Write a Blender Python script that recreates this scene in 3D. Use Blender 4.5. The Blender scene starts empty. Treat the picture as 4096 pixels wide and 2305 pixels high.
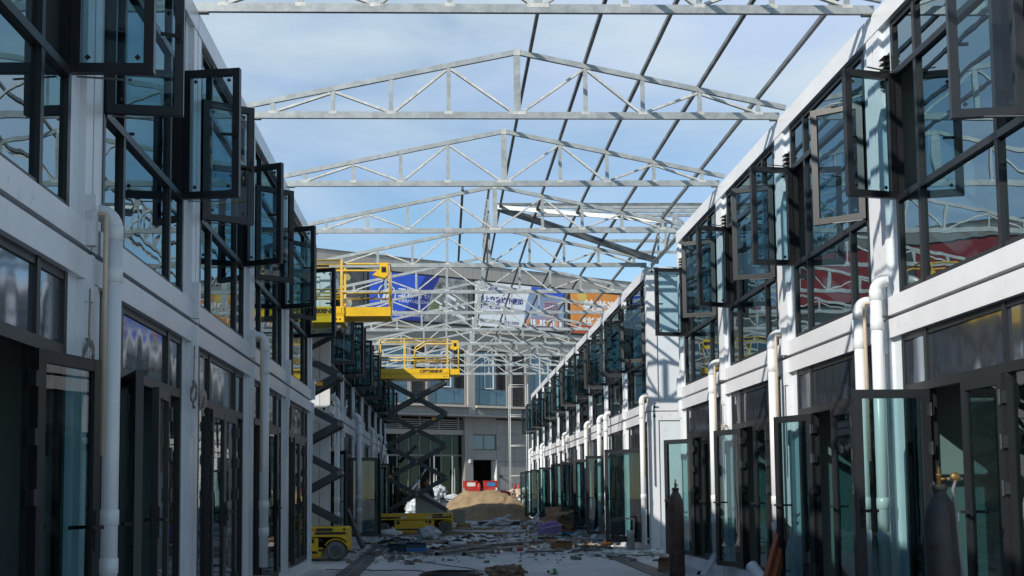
import bpy, bmesh, math, random
from mathutils import Vector, Matrix
random.seed(7)
sc = bpy.context.scene
COL = sc.collection
# ---------------------------------------------------------------- camera
F_PX, YAW, PITCH, ROLL, CX, CY, HC = 4579.8, .0343, .0774, -.0091, 1934.1, 1606.6, 1.267
XL, XR, J1, BAY = 2.213, 3.980, 10.19, 3.0
def cam_axes():
    cy, sy, cp, sp, cr, sr = math.cos(YAW), math.sin(YAW), math.cos(PITCH), math.sin(PITCH), math.cos(ROLL), math.sin(ROLL)
    f = Vector((sy*cp, cy*cp, sp)); r = Vector((cy, -sy, 0)); u = r.cross(f)
    return cr*r + sr*u, -sr*r + cr*u, f
RV, UV, FV = cam_axes()
cam = bpy.data.cameras.new('camera'); camo = bpy.data.objects.new('camera', cam); COL.objects.link(camo)
cam.sensor_width = 36; cam.lens = F_PX/4096*36; cam.shift_x = (2048-CX)/4096; cam.shift_y = (CY-1152.5)/4096
cam.clip_start = .05; cam.clip_end = 3000
camo.matrix_world = Matrix(((RV.x, UV.x, -FV.x, 0), (RV.y, UV.y, -FV.y, 0), (RV.z, UV.z, -FV.z, HC), (0, 0, 0, 1)))
sc.camera = camo
def ray(x, y): return FV + (x-CX)/F_PX*RV - (y-CY)/F_PX*UV
def on_ground(x, y, z=0.):      # photo pixel -> point on the ground
    d = ray(x, y); t = (z-HC)/d.z; return Vector((0, 0, HC)) + t*d
def at_depth(x, y, Y):          # photo pixel -> point at a known distance down the street
    d = ray(x, y); t = Y/d.y; return Vector((0, 0, HC)) + t*d
# ---------------------------------------------------------------- sky and sun
SUN_TO = Vector((-1.28, -1.11, 1.0)).normalized()
w = bpy.data.worlds.new('World'); sc.world = w; w.use_nodes = True
nt = w.node_tree; nt.nodes.clear()
def N(t, typ, **k):
    n = t.nodes.new(typ)
    for a, b in k.items(): setattr(n, a, b)
    return n
out = N(nt, 'ShaderNodeOutputWorld'); sky = N(nt, 'ShaderNodeTexSky'); sky.sky_type = 'NISHITA'; sky.sun_disc = False
sky.sun_elevation = math.asin(SUN_TO.z); sky.sun_rotation = math.atan2(SUN_TO.x, SUN_TO.y)
sky.air_density = 1.0; sky.dust_density = 0.; sky.ozone_density = 2.2; sky.altitude = 100
bg = N(nt, 'ShaderNodeBackground'); bg.inputs[1].default_value = .13
bg2 = N(nt, 'ShaderNodeBackground'); bg2.inputs[0].default_value = (.60, .68, .83, 1); bg2.inputs[1].default_value = 1.0
tc = N(nt, 'ShaderNodeTexCoord'); mp = N(nt, 'ShaderNodeMapping'); mp.inputs['Scale'].default_value = (1.6, 1.6, 5.5); mp.inputs['Rotation'].default_value = (.10, .16, .3)
noi = N(nt, 'ShaderNodeTexNoise'); noi.inputs['Scale'].default_value = 1.7; noi.inputs['Detail'].default_value = 7; noi.inputs['Roughness'].default_value = .55; noi.inputs['Distortion'].default_value = .5
sepz = N(nt, 'ShaderNodeSeparateXYZ'); el = N(nt, 'ShaderNodeMapRange'); el.inputs['From Min'].default_value = .17; el.inputs['From Max'].default_value = .37; el.inputs['To Min'].default_value = -.16; el.inputs['To Max'].default_value = .30
add = N(nt, 'ShaderNodeMath', operation='ADD'); rmp = N(nt, 'ShaderNodeMapRange'); rmp.interpolation_type = 'SMOOTHSTEP'
rmp.inputs['From Min'].default_value = .30; rmp.inputs['From Max'].default_value = .85; rmp.inputs['To Min'].default_value = 0.06; rmp.inputs['To Max'].default_value = .95
mix = N(nt, 'ShaderNodeMixShader'); L = nt.links.new
L(tc.outputs['Generated'], mp.inputs[0]); L(mp.outputs[0], noi.inputs['Vector']); L(tc.outputs['Generated'], sepz.inputs[0]); L(sepz.outputs['Z'], el.inputs[0])
el2 = N(nt, 'ShaderNodeMapRange'); el2.inputs['From Min'].default_value = .40; el2.inputs['From Max'].default_value = .56; el2.inputs['To Min'].default_value = 0.; el2.inputs['To Max'].default_value = -.46
L(sepz.outputs['Z'], el2.inputs[0]); ad2 = N(nt, 'ShaderNodeMath', operation='ADD'); L(el.outputs[0], ad2.inputs[0]); L(el2.outputs[0], ad2.inputs[1])
L(noi.outputs['Fac'], add.inputs[0]); L(ad2.outputs[0], add.inputs[1]); L(add.outputs[0], rmp.inputs[0]); L(rmp.outputs[0], mix.inputs[0])
n2_ = N(nt, 'ShaderNodeTexNoise'); n2_.inputs['Scale'].default_value = 2.6; n2_.inputs['Detail'].default_value = 6; n2_.inputs['Distortion'].default_value = .8; L(mp.outputs[0], n2_.inputs['Vector'])
r2_ = N(nt, 'ShaderNodeMapRange'); r2_.inputs['From Min'].default_value = .38; r2_.inputs['From Max'].default_value = .62; L(n2_.outputs['Fac'], r2_.inputs[0])
cm_ = N(nt, 'ShaderNodeMix', data_type='RGBA'); cm_.inputs['A'].default_value = (.50, .62, .82, 1); cm_.inputs['B'].default_value = (.585, .695, .785, 1); L(r2_.outputs[0], cm_.inputs['Factor']); L(cm_.outputs['Result'], bg2.inputs[0])
tn_ = N(nt, 'ShaderNodeMix', data_type='RGBA', blend_type='MULTIPLY'); tn_.inputs['Factor'].default_value = 1; tn_.inputs['B'].default_value = (.90, 1.04, 1.04, 1); L(sky.outputs[0], tn_.inputs['A']); L(tn_.outputs['Result'], bg.inputs[0]); L(bg.outputs[0], mix.inputs[1]); L(bg2.outputs[0], mix.inputs[2]); L(mix.outputs[0], out.inputs[0])
sl = bpy.data.lights.new('sun', 'SUN'); sl.energy = 5.0; sl.angle = math.radians(.53); sl.color = (1, .93, .83)
so = bpy.data.objects.new('sun', sl); COL.objects.link(so); so.rotation_euler = (-SUN_TO).to_track_quat('-Z', 'Y').to_euler()
sc.view_settings.view_transform = 'Standard'; sc.view_settings.look = 'None'; sc.view_settings.exposure = .13; sc.view_settings.gamma = 1
sc.render.engine = 'CYCLES'
cy = sc.cycles; cy.max_bounces = 10; cy.diffuse_bounces = 3; cy.glossy_bounces = 4; cy.transparent_max_bounces = 24; cy.transmission_bounces = 2
cy.caustics_reflective = False; cy.caustics_refractive = False; cy.use_denoising = True; cy.sample_clamp_indirect = 6
# ---------------------------------------------------------------- materials
MATS = {}
def mat(name, col, rough=.5, metal=0., var=.12, scale=4., bump=0., bscale=30., spec=.5, col2=None, fine=0., detail=5, stretch=None, lo=.35, hi=.65):
    if name in MATS: return MATS[name]
    m = bpy.data.materials.new(name); m.use_nodes = True; t = m.node_tree; b = t.nodes['Principled BSDF']
    b.inputs['Roughness'].default_value = rough; b.inputs['Metallic'].default_value = metal
    b.inputs['Specular IOR Level'].default_value = spec
    c1 = tuple(max(0, x*(1-var)) for x in col); c2 = col2 or tuple(min(1, x*(1+var)) for x in col)
    g = N(t, 'ShaderNodeNewGeometry'); vec = g.outputs['Position']
    if stretch:
        mp_ = N(t, 'ShaderNodeMapping'); mp_.inputs['Scale'].default_value = stretch; t.links.new(vec, mp_.inputs[0]); vec = mp_.outputs[0]
    n = N(t, 'ShaderNodeTexNoise'); n.inputs['Scale'].default_value = scale; n.inputs['Detail'].default_value = detail; n.inputs['Roughness'].default_value = .65
    t.links.new(vec, n.inputs['Vector'])
    mr = N(t, 'ShaderNodeMapRange'); mr.inputs['From Min'].default_value = lo; mr.inputs['From Max'].default_value = hi; t.links.new(n.outputs['Fac'], mr.inputs[0])
    mx = N(t, 'ShaderNodeMix', data_type='RGBA'); mx.inputs['A'].default_value = (*c1, 1); mx.inputs['B'].default_value = (*c2, 1)
    t.links.new(mr.outputs[0], mx.inputs['Factor']); cout = mx.outputs['Result']
    if fine:
        n3 = N(t, 'ShaderNodeTexNoise'); n3.inputs['Scale'].default_value = scale*9; n3.inputs['Detail'].default_value = 4
        t.links.new(vec, n3.inputs['Vector'])
        mr3 = N(t, 'ShaderNodeMapRange'); mr3.inputs['From Min'].default_value = .62; mr3.inputs['From Max'].default_value = .74; mr3.inputs['To Max'].default_value = fine; t.links.new(n3.outputs['Fac'], mr3.inputs[0])
        mx3 = N(t, 'ShaderNodeMix', data_type='RGBA'); t.links.new(cout, mx3.inputs['A']); mx3.inputs['B'].default_value = (*[x*.3 for x in col], 1)
        t.links.new(mr3.outputs[0], mx3.inputs['Factor']); cout = mx3.outputs['Result']
    t.links.new(cout, b.inputs['Base Color'])
    if bump:
        n2 = N(t, 'ShaderNodeTexNoise'); n2.inputs['Scale'].default_value = bscale; n2.inputs['Detail'].default_value = 4; t.links.new(vec, n2.inputs['Vector'])
        bp = N(t, 'ShaderNodeBump'); bp.inputs['Strength'].default_value = 1; bp.inputs['Distance'].default_value = bump
        t.links.new(n2.outputs['Fac'], bp.inputs['Height']); t.links.new(bp.outputs[0], b.inputs['Normal'])
    MATS[name] = m; return m
def glass(name, tint, ior, wave, wscale=1.6, gcol=(.95, .97, 1), rough=0., fmin=0.):
    m = bpy.data.materials.new(name); m.use_nodes = True; t = m.node_tree; t.nodes.clear()
    o = N(t, 'ShaderNodeOutputMaterial'); tr = N(t, 'ShaderNodeBsdfTransparent'); tr.inputs[0].default_value = (*tint, 1)
    gl = N(t, 'ShaderNodeBsdfGlossy'); gl.inputs['Color'].default_value = (*gcol, 1); gl.inputs['Roughness'].default_value = rough
    fr = N(t, 'ShaderNodeFresnel'); fr.inputs['IOR'].default_value = ior
    mx = N(t, 'ShaderNodeMixShader'); g = N(t, 'ShaderNodeNewGeometry'); n = N(t, 'ShaderNodeTexNoise')
    n.inputs['Scale'].default_value = wscale; n.inputs['Detail'].default_value = 1.5; n.inputs['Roughness'].default_value = .4
    mp_ = N(t, 'ShaderNodeMapping'); mp_.inputs['Scale'].default_value = (1, 1, .8)
    bp = N(t, 'ShaderNodeBump'); bp.inputs['Strength'].default_value = 1; bp.inputs['Distance'].default_value = wave
    k = t.links.new
    k(g.outputs['Position'], mp_.inputs[0]); k(mp_.outputs[0], n.inputs['Vector']); k(n.outputs['Fac'], bp.inputs['Height']); k(bp.outputs[0], gl.inputs['Normal'])
    mm = N(t, 'ShaderNodeMath', operation='MAXIMUM'); mm.inputs[1].default_value = fmin
    k(fr.outputs[0], mm.inputs[0])
    inv = N(t, 'ShaderNodeMath', operation='SUBTRACT'); inv.inputs[0].default_value = 1; k(g.outputs['Backfacing'], inv.inputs[1])   # the inner face of a pane adds no second mirror
    ml = N(t, 'ShaderNodeMath', operation='MULTIPLY'); k(mm.outputs[0], ml.inputs[0]); k(inv.outputs[0], ml.inputs[1]); k(ml.outputs[0], mx.inputs[0]); k(tr.outputs[0], mx.inputs[1]); k(gl.outputs[0], mx.inputs[2]); k(mx.outputs[0], o.inputs[0])
    MATS[name] = m; return m
WHITE = mat('white_coated_steel', (.65, .67, .70), .28, var=.05, scale=1.3, fine=.25, spec=.5)
WPANEL = mat('white_wall_panel', (.61, .67, .715), .32, var=.05, scale=.9, fine=.1)
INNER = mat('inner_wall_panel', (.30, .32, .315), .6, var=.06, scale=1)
IFLOOR = mat('inner_floor', (.16, .15, .14), .7, var=.2, scale=3)
FRAME = mat('dark_aluminium', (.016, .018, .021), .36, 0, var=.12, scale=2, spec=.42)
FRAMEB = mat('black_aluminium', (.02, .021, .023), .45, 0, var=.1, spec=.2)
GLASS = glass('window_glass', (.34, .46, .54), 3.8, .0019, 1.9, (.76, .94, 1.0), fmin=.38)
SASHGLASS = glass('sash_glass', (.70, .82, .85), 1.62, .0012, 1.5)
DOORGLASS = glass('door_glass', (.58, .73, .74), 1.6, .0018, 1.6)
FILM = mat('film_covered_panel', (.25, .285, .34), .07, .9, var=.06, scale=.8)
_t = FILM.node_tree; _g = N(_t, 'ShaderNodeNewGeometry'); _m = N(_t, 'ShaderNodeMapping'); _m.inputs['Scale'].default_value = (1, 2.2, .8)
_n = N(_t, 'ShaderNodeTexNoise'); _n.inputs['Scale'].default_value = 1.1; _n.inputs['Detail'].default_value = .6; _b = N(_t, 'ShaderNodeBump'); _b.inputs['Distance'].default_value = .014
_t.links.new(_g.outputs['Position'], _m.inputs[0]); _t.links.new(_m.outputs[0], _n.inputs['Vector']); _t.links.new(_n.outputs['Fac'], _b.inputs['Height']); _t.links.new(_b.outputs[0], _t.nodes['Principled BSDF'].inputs['Normal'])
GALV = mat('galvanised_steel', (.34, .37, .375), .48, .35, var=.18, scale=9, fine=.0, spec=.5)
GALVP = mat('galvanised_weld', (.50, .51, .49), .55, .2, var=.2, scale=14)
GALVD = mat('dull_purlin_steel', (.16, .17, .175), .5, .45, var=.35, scale=3)
PVC = mat('white_pvc', (.61, .64, .66), .30, var=.04, scale=2)
PPR = mat('beige_pipe', (.50, .42, .32), .45, var=.1)
YEL = mat('yellow_paint', (.72, .44, .012), .38, var=.10, scale=2.5, fine=.35, spec=.5)
YELW = mat('worn_yellow_rail', (.70, .45, .04), .5, var=.1, scale=5, col2=(.66, .56, .34), lo=.5, hi=.62)
ARM = mat('dark_arm_steel', (.035, .042, .048), .4, .3, var=.3, scale=4)
BLACK = mat('black_paint', (.012, .012, .012), .5)
TYRE = mat('grey_tyre', (.10, .105, .105), .85, var=.25, scale=12)
HUB = mat('pale_hub', (.36, .36, .35), .6, var=.25, scale=14)
CHROME = mat('chrome_rod', (.6, .6, .6), .15, .95)
SAND = mat('damp_sand', (.255, .185, .105), .95, var=.25, scale=2.2, bump=.04, bscale=16, detail=8)
RUST = mat('rusty_brown_cylinder', (.085, .050, .042), .55, .2, var=.3, scale=6, fine=.4, bump=.001, bscale=60)
BRASS = mat('brass', (.13, .085, .03), .5, .7, var=.3, scale=30)
RUBBER = mat('grey_hose', (.13, .13, .13), .6)
WOOD = mat('red_brown_timber', (.30, .085, .035), .6, var=.3, scale=6, stretch=(3, 3, .6))
PALEWOOD = mat('pale_timber', (.42, .28, .14), .7, var=.2, scale=7)
OLDWOOD = mat('grey_timber', (.13, .12, .105), .75, var=.3, scale=7)
CARD = mat('cardboard', (.30, .175, .095), .85, var=.18, scale=4)
STEELB = mat('grey_channel_steel', (.17, .18, .17), .5, .4, var=.3, scale=3)
SHEET = mat('pale_sheet_metal', (.42, .47, .50), .35, .4, var=.15, scale=2)
BAGW = mat('white_plastic_bag', (.60, .60, .58), .4, var=.2, scale=7)
BAGB = mat('pale_blue_plastic', (.38, .42, .44), .3, var=.2, scale=5)
CONC = mat('pale_concrete', (.34, .335, .32), .9, var=.12, scale=2)
# ---------------------------------------------------------------- mesh helpers
class MB:
    def __init__(s): s.v = []; s.f = []
    def box(s, x0, x1, y0, y1, z0, z1):
        i = len(s.v); x0, x1 = min(x0, x1), max(x0, x1); y0, y1 = min(y0, y1), max(y0, y1); z0, z1 = min(z0, z1), max(z0, z1)
        s.v += [(x0, y0, z0), (x1, y0, z0), (x1, y1, z0), (x0, y1, z0), (x0, y0, z1), (x1, y0, z1), (x1, y1, z1), (x0, y1, z1)]
        s.f += [(i, i+3, i+2, i+1), (i+4, i+5, i+6, i+7), (i, i+1, i+5, i+4), (i+1, i+2, i+6, i+5), (i+2, i+3, i+7, i+6), (i+3, i, i+4, i+7)]; return s
    def bar(s, p, q, w, h, up=(0, 0, 1)):
        p = Vector(p); q = Vector(q); d = (q-p).normalized(); upv = Vector(up)
        if abs(d.dot(upv)) > .98: upv = Vector((0, 1, 0))
        a = d.cross(upv).normalized(); b = a.cross(d).normalized(); i = len(s.v)
        for c in (p, q):
            for (sa, sb) in ((-1, -1), (1, -1), (1, 1), (-1, 1)): s.v.append(tuple(c + a*sa*w/2 + b*sb*h/2))
        s.f += [(i, i+1, i+2, i+3), (i+7, i+6, i+5, i+4)] + [(i+k, i+4+k, i+4+(k+1) % 4, i+(k+1) % 4) for k in range(4)]; return s
    def tube(s, pts, r, n=10, cap=True):
        pts = [Vector(p) for p in pts]; i0 = len(s.v); rr = r if isinstance(r, (list, tuple)) else [r]*len(pts); prev = None
        for k, p in enumerate(pts):
            d = (pts[min(k+1, len(pts)-1)] - pts[max(k-1, 0)]).normalized()
            if prev is None:
                a = d.orthogonal().normalized()
            else:
                a = (prev - d*prev.dot(d)); a = a.normalized() if a.length > 1e-5 else d.orthogonal().normalized()
            prev = a; b = d.cross(a)
            for j in range(n):
                t = 2*math.pi*j/n; s.v.append(tuple(p + (a*math.cos(t) + b*math.sin(t))*rr[k]))
        for k in range(len(pts)-1):
            for j in range(n):
                j2 = (j+1) % n; s.f.append((i0+k*n+j, i0+k*n+j2, i0+(k+1)*n+j2, i0+(k+1)*n+j))
        if cap:
            s.f.append(tuple(i0+j for j in reversed(range(n)))); s.f.append(tuple(i0+(len(pts)-1)*n+j for j in range(n)))
        return s
    def lathe(s, prof, n=20, o=(0, 0, 0), axis='Z'):
        i0 = len(s.v)
        for (r, z) in prof:
            for j in range(n):
                t = 2*math.pi*j/n; c, d = r*math.cos(t), r*math.sin(t)
                p = {'Z': (c, d, z), 'Y': (c, z, d), 'X': (z, c, d)}[axis]; s.v.append((p[0]+o[0], p[1]+o[1], p[2]+o[2]))
        for k in range(len(prof)-1):
            for j in range(n):
                j2 = (j+1) % n; s.f.append((i0+k*n+j, i0+k*n+j2, i0+(k+1)*n+j2, i0+(k+1)*n+j))
        s.f.append(tuple(i0+j for j in range(n))); s.f.append(tuple(i0+(len(prof)-1)*n+j for j in range(n))); return s
    def poly(s, pts): i = len(s.v); s.v += [tuple(p) for p in pts]; s.f.append(tuple(range(i, i+len(pts)))); return s
    def prism(s, pts2, y0, y1):           # outline in x-z, extruded along y
        i = len(s.v); n = len(pts2); s.v += [(x, y0, z) for x, z in pts2] + [(x, y1, z) for x, z in pts2]
        s.f += [tuple(range(i, i+n)), tuple(range(i+2*n-1, i+n-1, -1))] + [(i+k, i+n+k, i+n+(k+1) % n, i+(k+1) % n) for k in range(n)]; return s
    def mesh(s, name):
        me = bpy.data.meshes.new(name); me.from_pydata(s.v, [], s.f); bm = bmesh.new(); bm.from_mesh(me)
        bmesh.ops.recalc_face_normals(bm, faces=bm.faces); bm.to_mesh(me); bm.free(); me.update(); return me
    def build(s, name, m, parent=None, smooth=False, loc=(0, 0, 0), rz=0.):
        return link(name, s.mesh(name), m, parent, smooth, loc, rz)
def link(name, me, m=None, parent=None, smooth=False, loc=(0, 0, 0), rz=0.):
    if m and not me.materials: me.materials.append(m)
    if smooth:
        for p in me.polygons: p.use_smooth = True
    o = bpy.data.objects.new(name, me); COL.objects.link(o); o.location = loc
    if rz: o.rotation_euler[2] = rz
    if parent: o.parent = parent
    return o
CACHE = {}
def cached(key, fn):
    if key not in CACHE: CACHE[key] = fn()
    return CACHE[key]
def tag(o, label=None, cat=None, group=None, kind=None):
    if label: o['label'] = label
    if cat: o['category'] = cat
    if group: o['group'] = group
    if kind: o['kind'] = kind
    return o
def thing(name, label, cat, loc=(0, 0, 0), rz=0., group=None):
    o = bpy.data.objects.new(name, None); COL.objects.link(o); o.location = loc; o.rotation_euler[2] = rz; o.empty_display_size = .2
    return tag(o, label, cat, group)
def bevel(o, wdt=.01, seg=2):
    b = o.modifiers.new('bevel', 'BEVEL'); b.width = wdt; b.segments = seg; b.limit_method = 'ANGLE'; return o
def text(name, body, size, m, parent, loc, rot=(math.pi/2, 0, 0), bold=0., align='LEFT', xs=1., ext=.002):
    c = bpy.data.curves.new(name, 'FONT'); c.body = body; c.size = size; c.align_x = align; c.offset = bold; c.extrude = ext; c.resolution_u = 3
    o = bpy.data.objects.new(name, c); COL.objects.link(o); dg = bpy.context.evaluated_depsgraph_get()
    me = bpy.data.meshes.new_from_object(o.evaluated_get(dg)); bpy.data.objects.remove(o); bpy.data.curves.remove(c)
    me.materials.clear(); me.materials.append(m)
    t = bpy.data.objects.new(name, me); COL.objects.link(t); t.location = loc; t.rotation_euler = rot; t.scale = (xs, 1, 1); t.parent = parent
    return t
ORD = ['first', 'second', 'third', 'fourth', 'fifth', 'sixth', 'seventh', 'eighth', 'ninth', 'tenth', 'eleventh', 'twelfth', 'thirteenth', 'fourteenth']
def JY(n): return J1 + BAY*(n-1)
# ---------------------------------------------------------------- the setting: ground, drains
def ground_material():
    m = bpy.data.materials.new('dusty_concrete_slab'); m.use_nodes = True; t = m.node_tree; b = t.nodes['Principled BSDF']; k = t.links.new
    g = N(t, 'ShaderNodeNewGeometry'); cols = []
    def noise(sc_, stretch, lo, hi, det=6):
        mp_ = N(t, 'ShaderNodeMapping'); mp_.inputs['Scale'].default_value = stretch; n = N(t, 'ShaderNodeTexNoise'); n.inputs['Scale'].default_value = sc_; n.inputs['Detail'].default_value = det; n.inputs['Roughness'].default_value = .65
        mr = N(t, 'ShaderNodeMapRange'); mr.inputs['From Min'].default_value = lo; mr.inputs['From Max'].default_value = hi
        k(g.outputs['Position'], mp_.inputs[0]); k(mp_.outputs[0], n.inputs['Vector']); k(n.outputs['Fac'], mr.inputs[0]); return mr.outputs[0]
    def mixc(fac, a, c2):
        mx = N(t, 'ShaderNodeMix', data_type='RGBA'); k(fac, mx.inputs['Factor'])
        if isinstance(a, tuple): mx.inputs['A'].default_value = (*a, 1)
        else: k(a, mx.inputs['A'])
        mx.inputs['B'].default_value = (*c2, 1); return mx.outputs['Result']
    c = mixc(noise(.35, (1, 1, 1), .35, .65), (.40, .395, .39), (.51, .50, .485))
    c = mixc(noise(1.3, (1, .45, 1), .50, .66), c, (.56, .55, .53))
    c = mixc(noise(.9, (1, .5, 1), .56, .68), c, (.26, .26, .265))
    c = mixc(noise(9, (1, .6, 1), .60, .70), c, (.16, .155, .15))
    k(c, b.inputs['Base Color']); b.inputs['Roughness'].default_value = .8
    rr = N(t, 'ShaderNodeMapRange'); rr.inputs['To Min'].default_value = .55; rr.inputs['To Max'].default_value = .9; k(noise(.7, (1, .5, 1), .4, .6), rr.inputs[0]); k(rr.outputs[0], b.inputs['Roughness'])
    n2 = N(t, 'ShaderNodeTexNoise'); n2.inputs['Scale'].default_value = 40; k(g.outputs['Position'], n2.inputs['Vector'])
    bp = N(t, 'ShaderNodeBump'); bp.inputs['Distance'].default_value = .004; k(n2.outputs['Fac'], bp.inputs['Height']); k(bp.outputs[0], b.inputs['Normal'])
    return m
GROUND = ground_material()
mb = MB(); mb.poly([(-600, -100, 0), (600, -100, 0), (600, 1500, 0), (-600, 1500, 0)])
tag(mb.build('ground', GROUND), kind='structure')
DRAIN = mat('dirty_drain_cover', (.055, .055, .055), .6, .2, var=.4, scale=8)
for (x0, x1, nm) in ((-1.66, -1.30, 'left'), (3.02, 3.36, 'right')):
    d = tag(thing('drain_channel', None, None, (0, 0, 0)), kind='structure')
    me = MB().box(x0, (x0+x1)/2-.012, 0, .985, .002, .012).box((x0+x1)/2+.012, x1, 0, .985, .002, .012).mesh('drain_cover')
    for kq in range(40):
        link('drain_cover', me, DRAIN, d, loc=(0, 8+kq, 0))
    MB().box((x0+x1)/2-.010, (x0+x1)/2+.010, 8, 48, .002, .016).build('drain_rib', STEELB, d)
# ---------------------------------------------------------------- container units
POSTW, FR = .15, .052
FU = (.33, .82, 2.17, 2.67)                 # outer / mullion / mullion / outer along the bay
DEPTH = 4.2
SASH_W, DZ0 = .50, .20
def fb_(s):                                   # facade box in bay coordinates: u along street, d out to the street
    def f(m, u0, u1, d0, d1, z0, z1): m.box(-s*d0, -s*d1, u0, u1, z0, z1)
    return f
def unit_meshes(s):
    B = fb_(s); M = {}
    def mk(name, *boxes):
        m = MB()
        for b in boxes: B(m, *b)
        M[name] = m.mesh(name)
    for st, (z0, z1) in (('lo', (0, 2.757)), ('up', (2.790, 5.62))):
        bz0 = z0 + (.18 if st == 'lo' else .165); bz1 = z1 - (.167 if st == 'lo' else .19)
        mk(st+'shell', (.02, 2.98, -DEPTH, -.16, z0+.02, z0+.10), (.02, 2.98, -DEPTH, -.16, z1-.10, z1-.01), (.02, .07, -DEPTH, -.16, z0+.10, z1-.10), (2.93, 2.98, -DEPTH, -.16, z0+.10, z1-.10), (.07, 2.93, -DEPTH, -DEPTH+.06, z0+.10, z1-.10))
        mk(st+'post0', (.013, POSTW, -.16, 0, z0, bz1-.002)); mk(st+'post1', (3-POSTW, 2.987, -.16, 0, z0, bz1-.002))
        mk(st+'top', (.009, 2.991, -.16, .006, bz1, z1))
        mk(st+'bot', (POSTW+.002, 3-POSTW-.002, -.16, .010, z0, bz0-.002))
        mk(st+'panel0', (POSTW+.001, FU[0], -.10, -.042, bz0, bz1)); mk(st+'panel1', (FU[3], 3-POSTW-.001, -.10, -.042, bz0, bz1))
    a, b, c, d = FU; h = FR/2; D0, D1 = -.10, -.036
    z0, z1 = 2.957, 5.426
    mk('upframe', (a, a+FR, D0, D1, z0, z1), (d-FR, d, D0, D1, z0, z1), (b-h, b+h, D0, D1+.004, z0, z1), (c-h, c+h, D0, D1+.004, z0, z1),
       (a+FR, d-FR, D0+.004, D1-.004, z0, z0+FR), (a+FR, d-FR, D0+.004, D1-.004, z1-FR, z1), (a+FR, d-FR, D0+.004, D1+.008, 3.775, 3.832), (a+FR, d-FR, D0+.004, D1+.008, 4.90, 4.958))
    P = []
    for (u0, u1) in ((a+FR, b-h), (b+h, c-h), (c+h, d-FR)):
        P.append((u0, u1, z0+FR, 3.775)); P.append((u0, u1, 4.958, z1-FR))
    P.append((b+h, c-h, 3.832, 4.90))
    for i, (u0, u1, p0, p1) in enumerate(P): mk('uppane%d' % i, (u0-.004, u1+.004, -.072, -.062, p0-.004, p1+.004))
    z0, z1 = .182, 2.588
    mk('loframe', (a, a+FR, D0, D1, z0, z1), (d-FR, d, D0, D1, z0, z1), (b-h, b+h, D0, D1+.006, z0, z1), (c-h, c+h, D0, D1+.006, z0, z1),
       (a+FR, d-FR, D0+.004, D1-.004, z0, z0+.022), (a+FR, d-FR, D0+.004, D1-.004, z1-FR, z1), (a+FR, d-FR, D0+.004, D1+.01, 2.072, 2.145), (a+FR, b-h, D0+.004, D1-.004, z0+.022, z0+.07), (c+h, d-FR, D0+.004, D1-.004, z0+.022, z0+.07))
    for i, (u0, u1) in enumerate(((a+FR, b-h), (b+h, c-h), (c+h, d-FR))):
        mk('film%d' % i, (u0-.004, u1+.004, -.075, -.055, 2.141, z1-FR+.004))
    mk('side0', (a+FR-.004, b-h+.004, -.072, -.062, z0+.066, 2.076)); mk('side1', (c+h-.004, d-FR+.004, -.072, -.062, z0+.066, 2.076))
    # black block painted for the shade inside a vent hole, bent louvres over it, in the panel by the far post
    mk('vent', (2.70, 2.83, -.098, -.039, 4.86, 5.16)); 
    m = MB()
    for q in range(6): B(m, 2.695, 2.835, -.038, .012, 4.875+q*.05, 4.879+q*.05)
    M['ventslat'] = m.mesh('vent_slat')
    mk('conduit', (2.875, 2.925, .001, .045, 2.45, 2.74), (2.888, 2.910, .001, .022, 1.75, 2.45))
    mk('bracket', (2.87, 2.935, .001, .06, 2.80, 3.12))
    return M
UM = {1: unit_meshes(1), -1: unit_meshes(-1)}
def leaf_meshes(w, z0, z1, bar_, t=.028):
    f = MB(); f.box(0, bar_, -t, t, z0, z1).box(w-bar_, w, -t, t, z0, z1).box(bar_, w-bar_, -t+.002, t-.002, z0, z0+bar_).box(bar_, w-bar_, -t+.002, t-.002, z1-bar_, z1)
    p = MB().box(bar_-.004, w-bar_+.004, -.005, .005, z0+bar_-.004, z1-bar_+.004)
    return f.mesh('leaf_frame'), p.mesh('pane')
SASH_F, SASH_P = leaf_meshes(SASH_W, 3.80, 4.935, .060, .026)
pads = MB()
for zz in (3.80+.10, 4.935-.10):
    for xx in (.10, SASH_W-.10):
        pads.prism([(xx, zz-.02), (xx+.02, zz), (xx, zz+.02), (xx-.02, zz)], -.009, -.0055)
PADS = pads.mesh('corner_pad')
SH = MB().box(SASH_W-.048, SASH_W-.018, -.034, -.027, 4.30, 4.42).bar((SASH_W-.03, -.04, 4.34), (SASH_W-.15, -.055, 4.345), .016, .022).box(SASH_W-.042, SASH_W-.022, -.045, -.034, 4.32, 4.36).mesh('handle')
STAY = MB().bar((.03, .02, 4.945), (.30, .06, 4.95), .02, .006).bar((.03, .02, 3.79), (.30, .06, 3.786), .02, .006).mesh('stay_arm')
def door_meshes(w):
    f, p = leaf_meshes(w, DZ0, 2.068, .072, .025)
    hd = MB()
    for sgn in (-1, 1):
        hd.box(w-.055, w-.025, sgn*.026, sgn*.034, .93, 1.17).box(w-.05, w-.03, sgn*.034, sgn*.07, 1.06, 1.08).bar((w-.035, sgn*.07, 1.07), (w-.16, sgn*.07, 1.07), .018, .022)
    hg = MB().prism([(-.028, -.045), (.028, -.045), (.028, .045), (-.028, .045)], -.029, .029).tube([(0, .036, -.055), (0, .036, .055)], .012, 6)
    return f, p, hd.mesh('handle'), hg.mesh('hinge')
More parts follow.
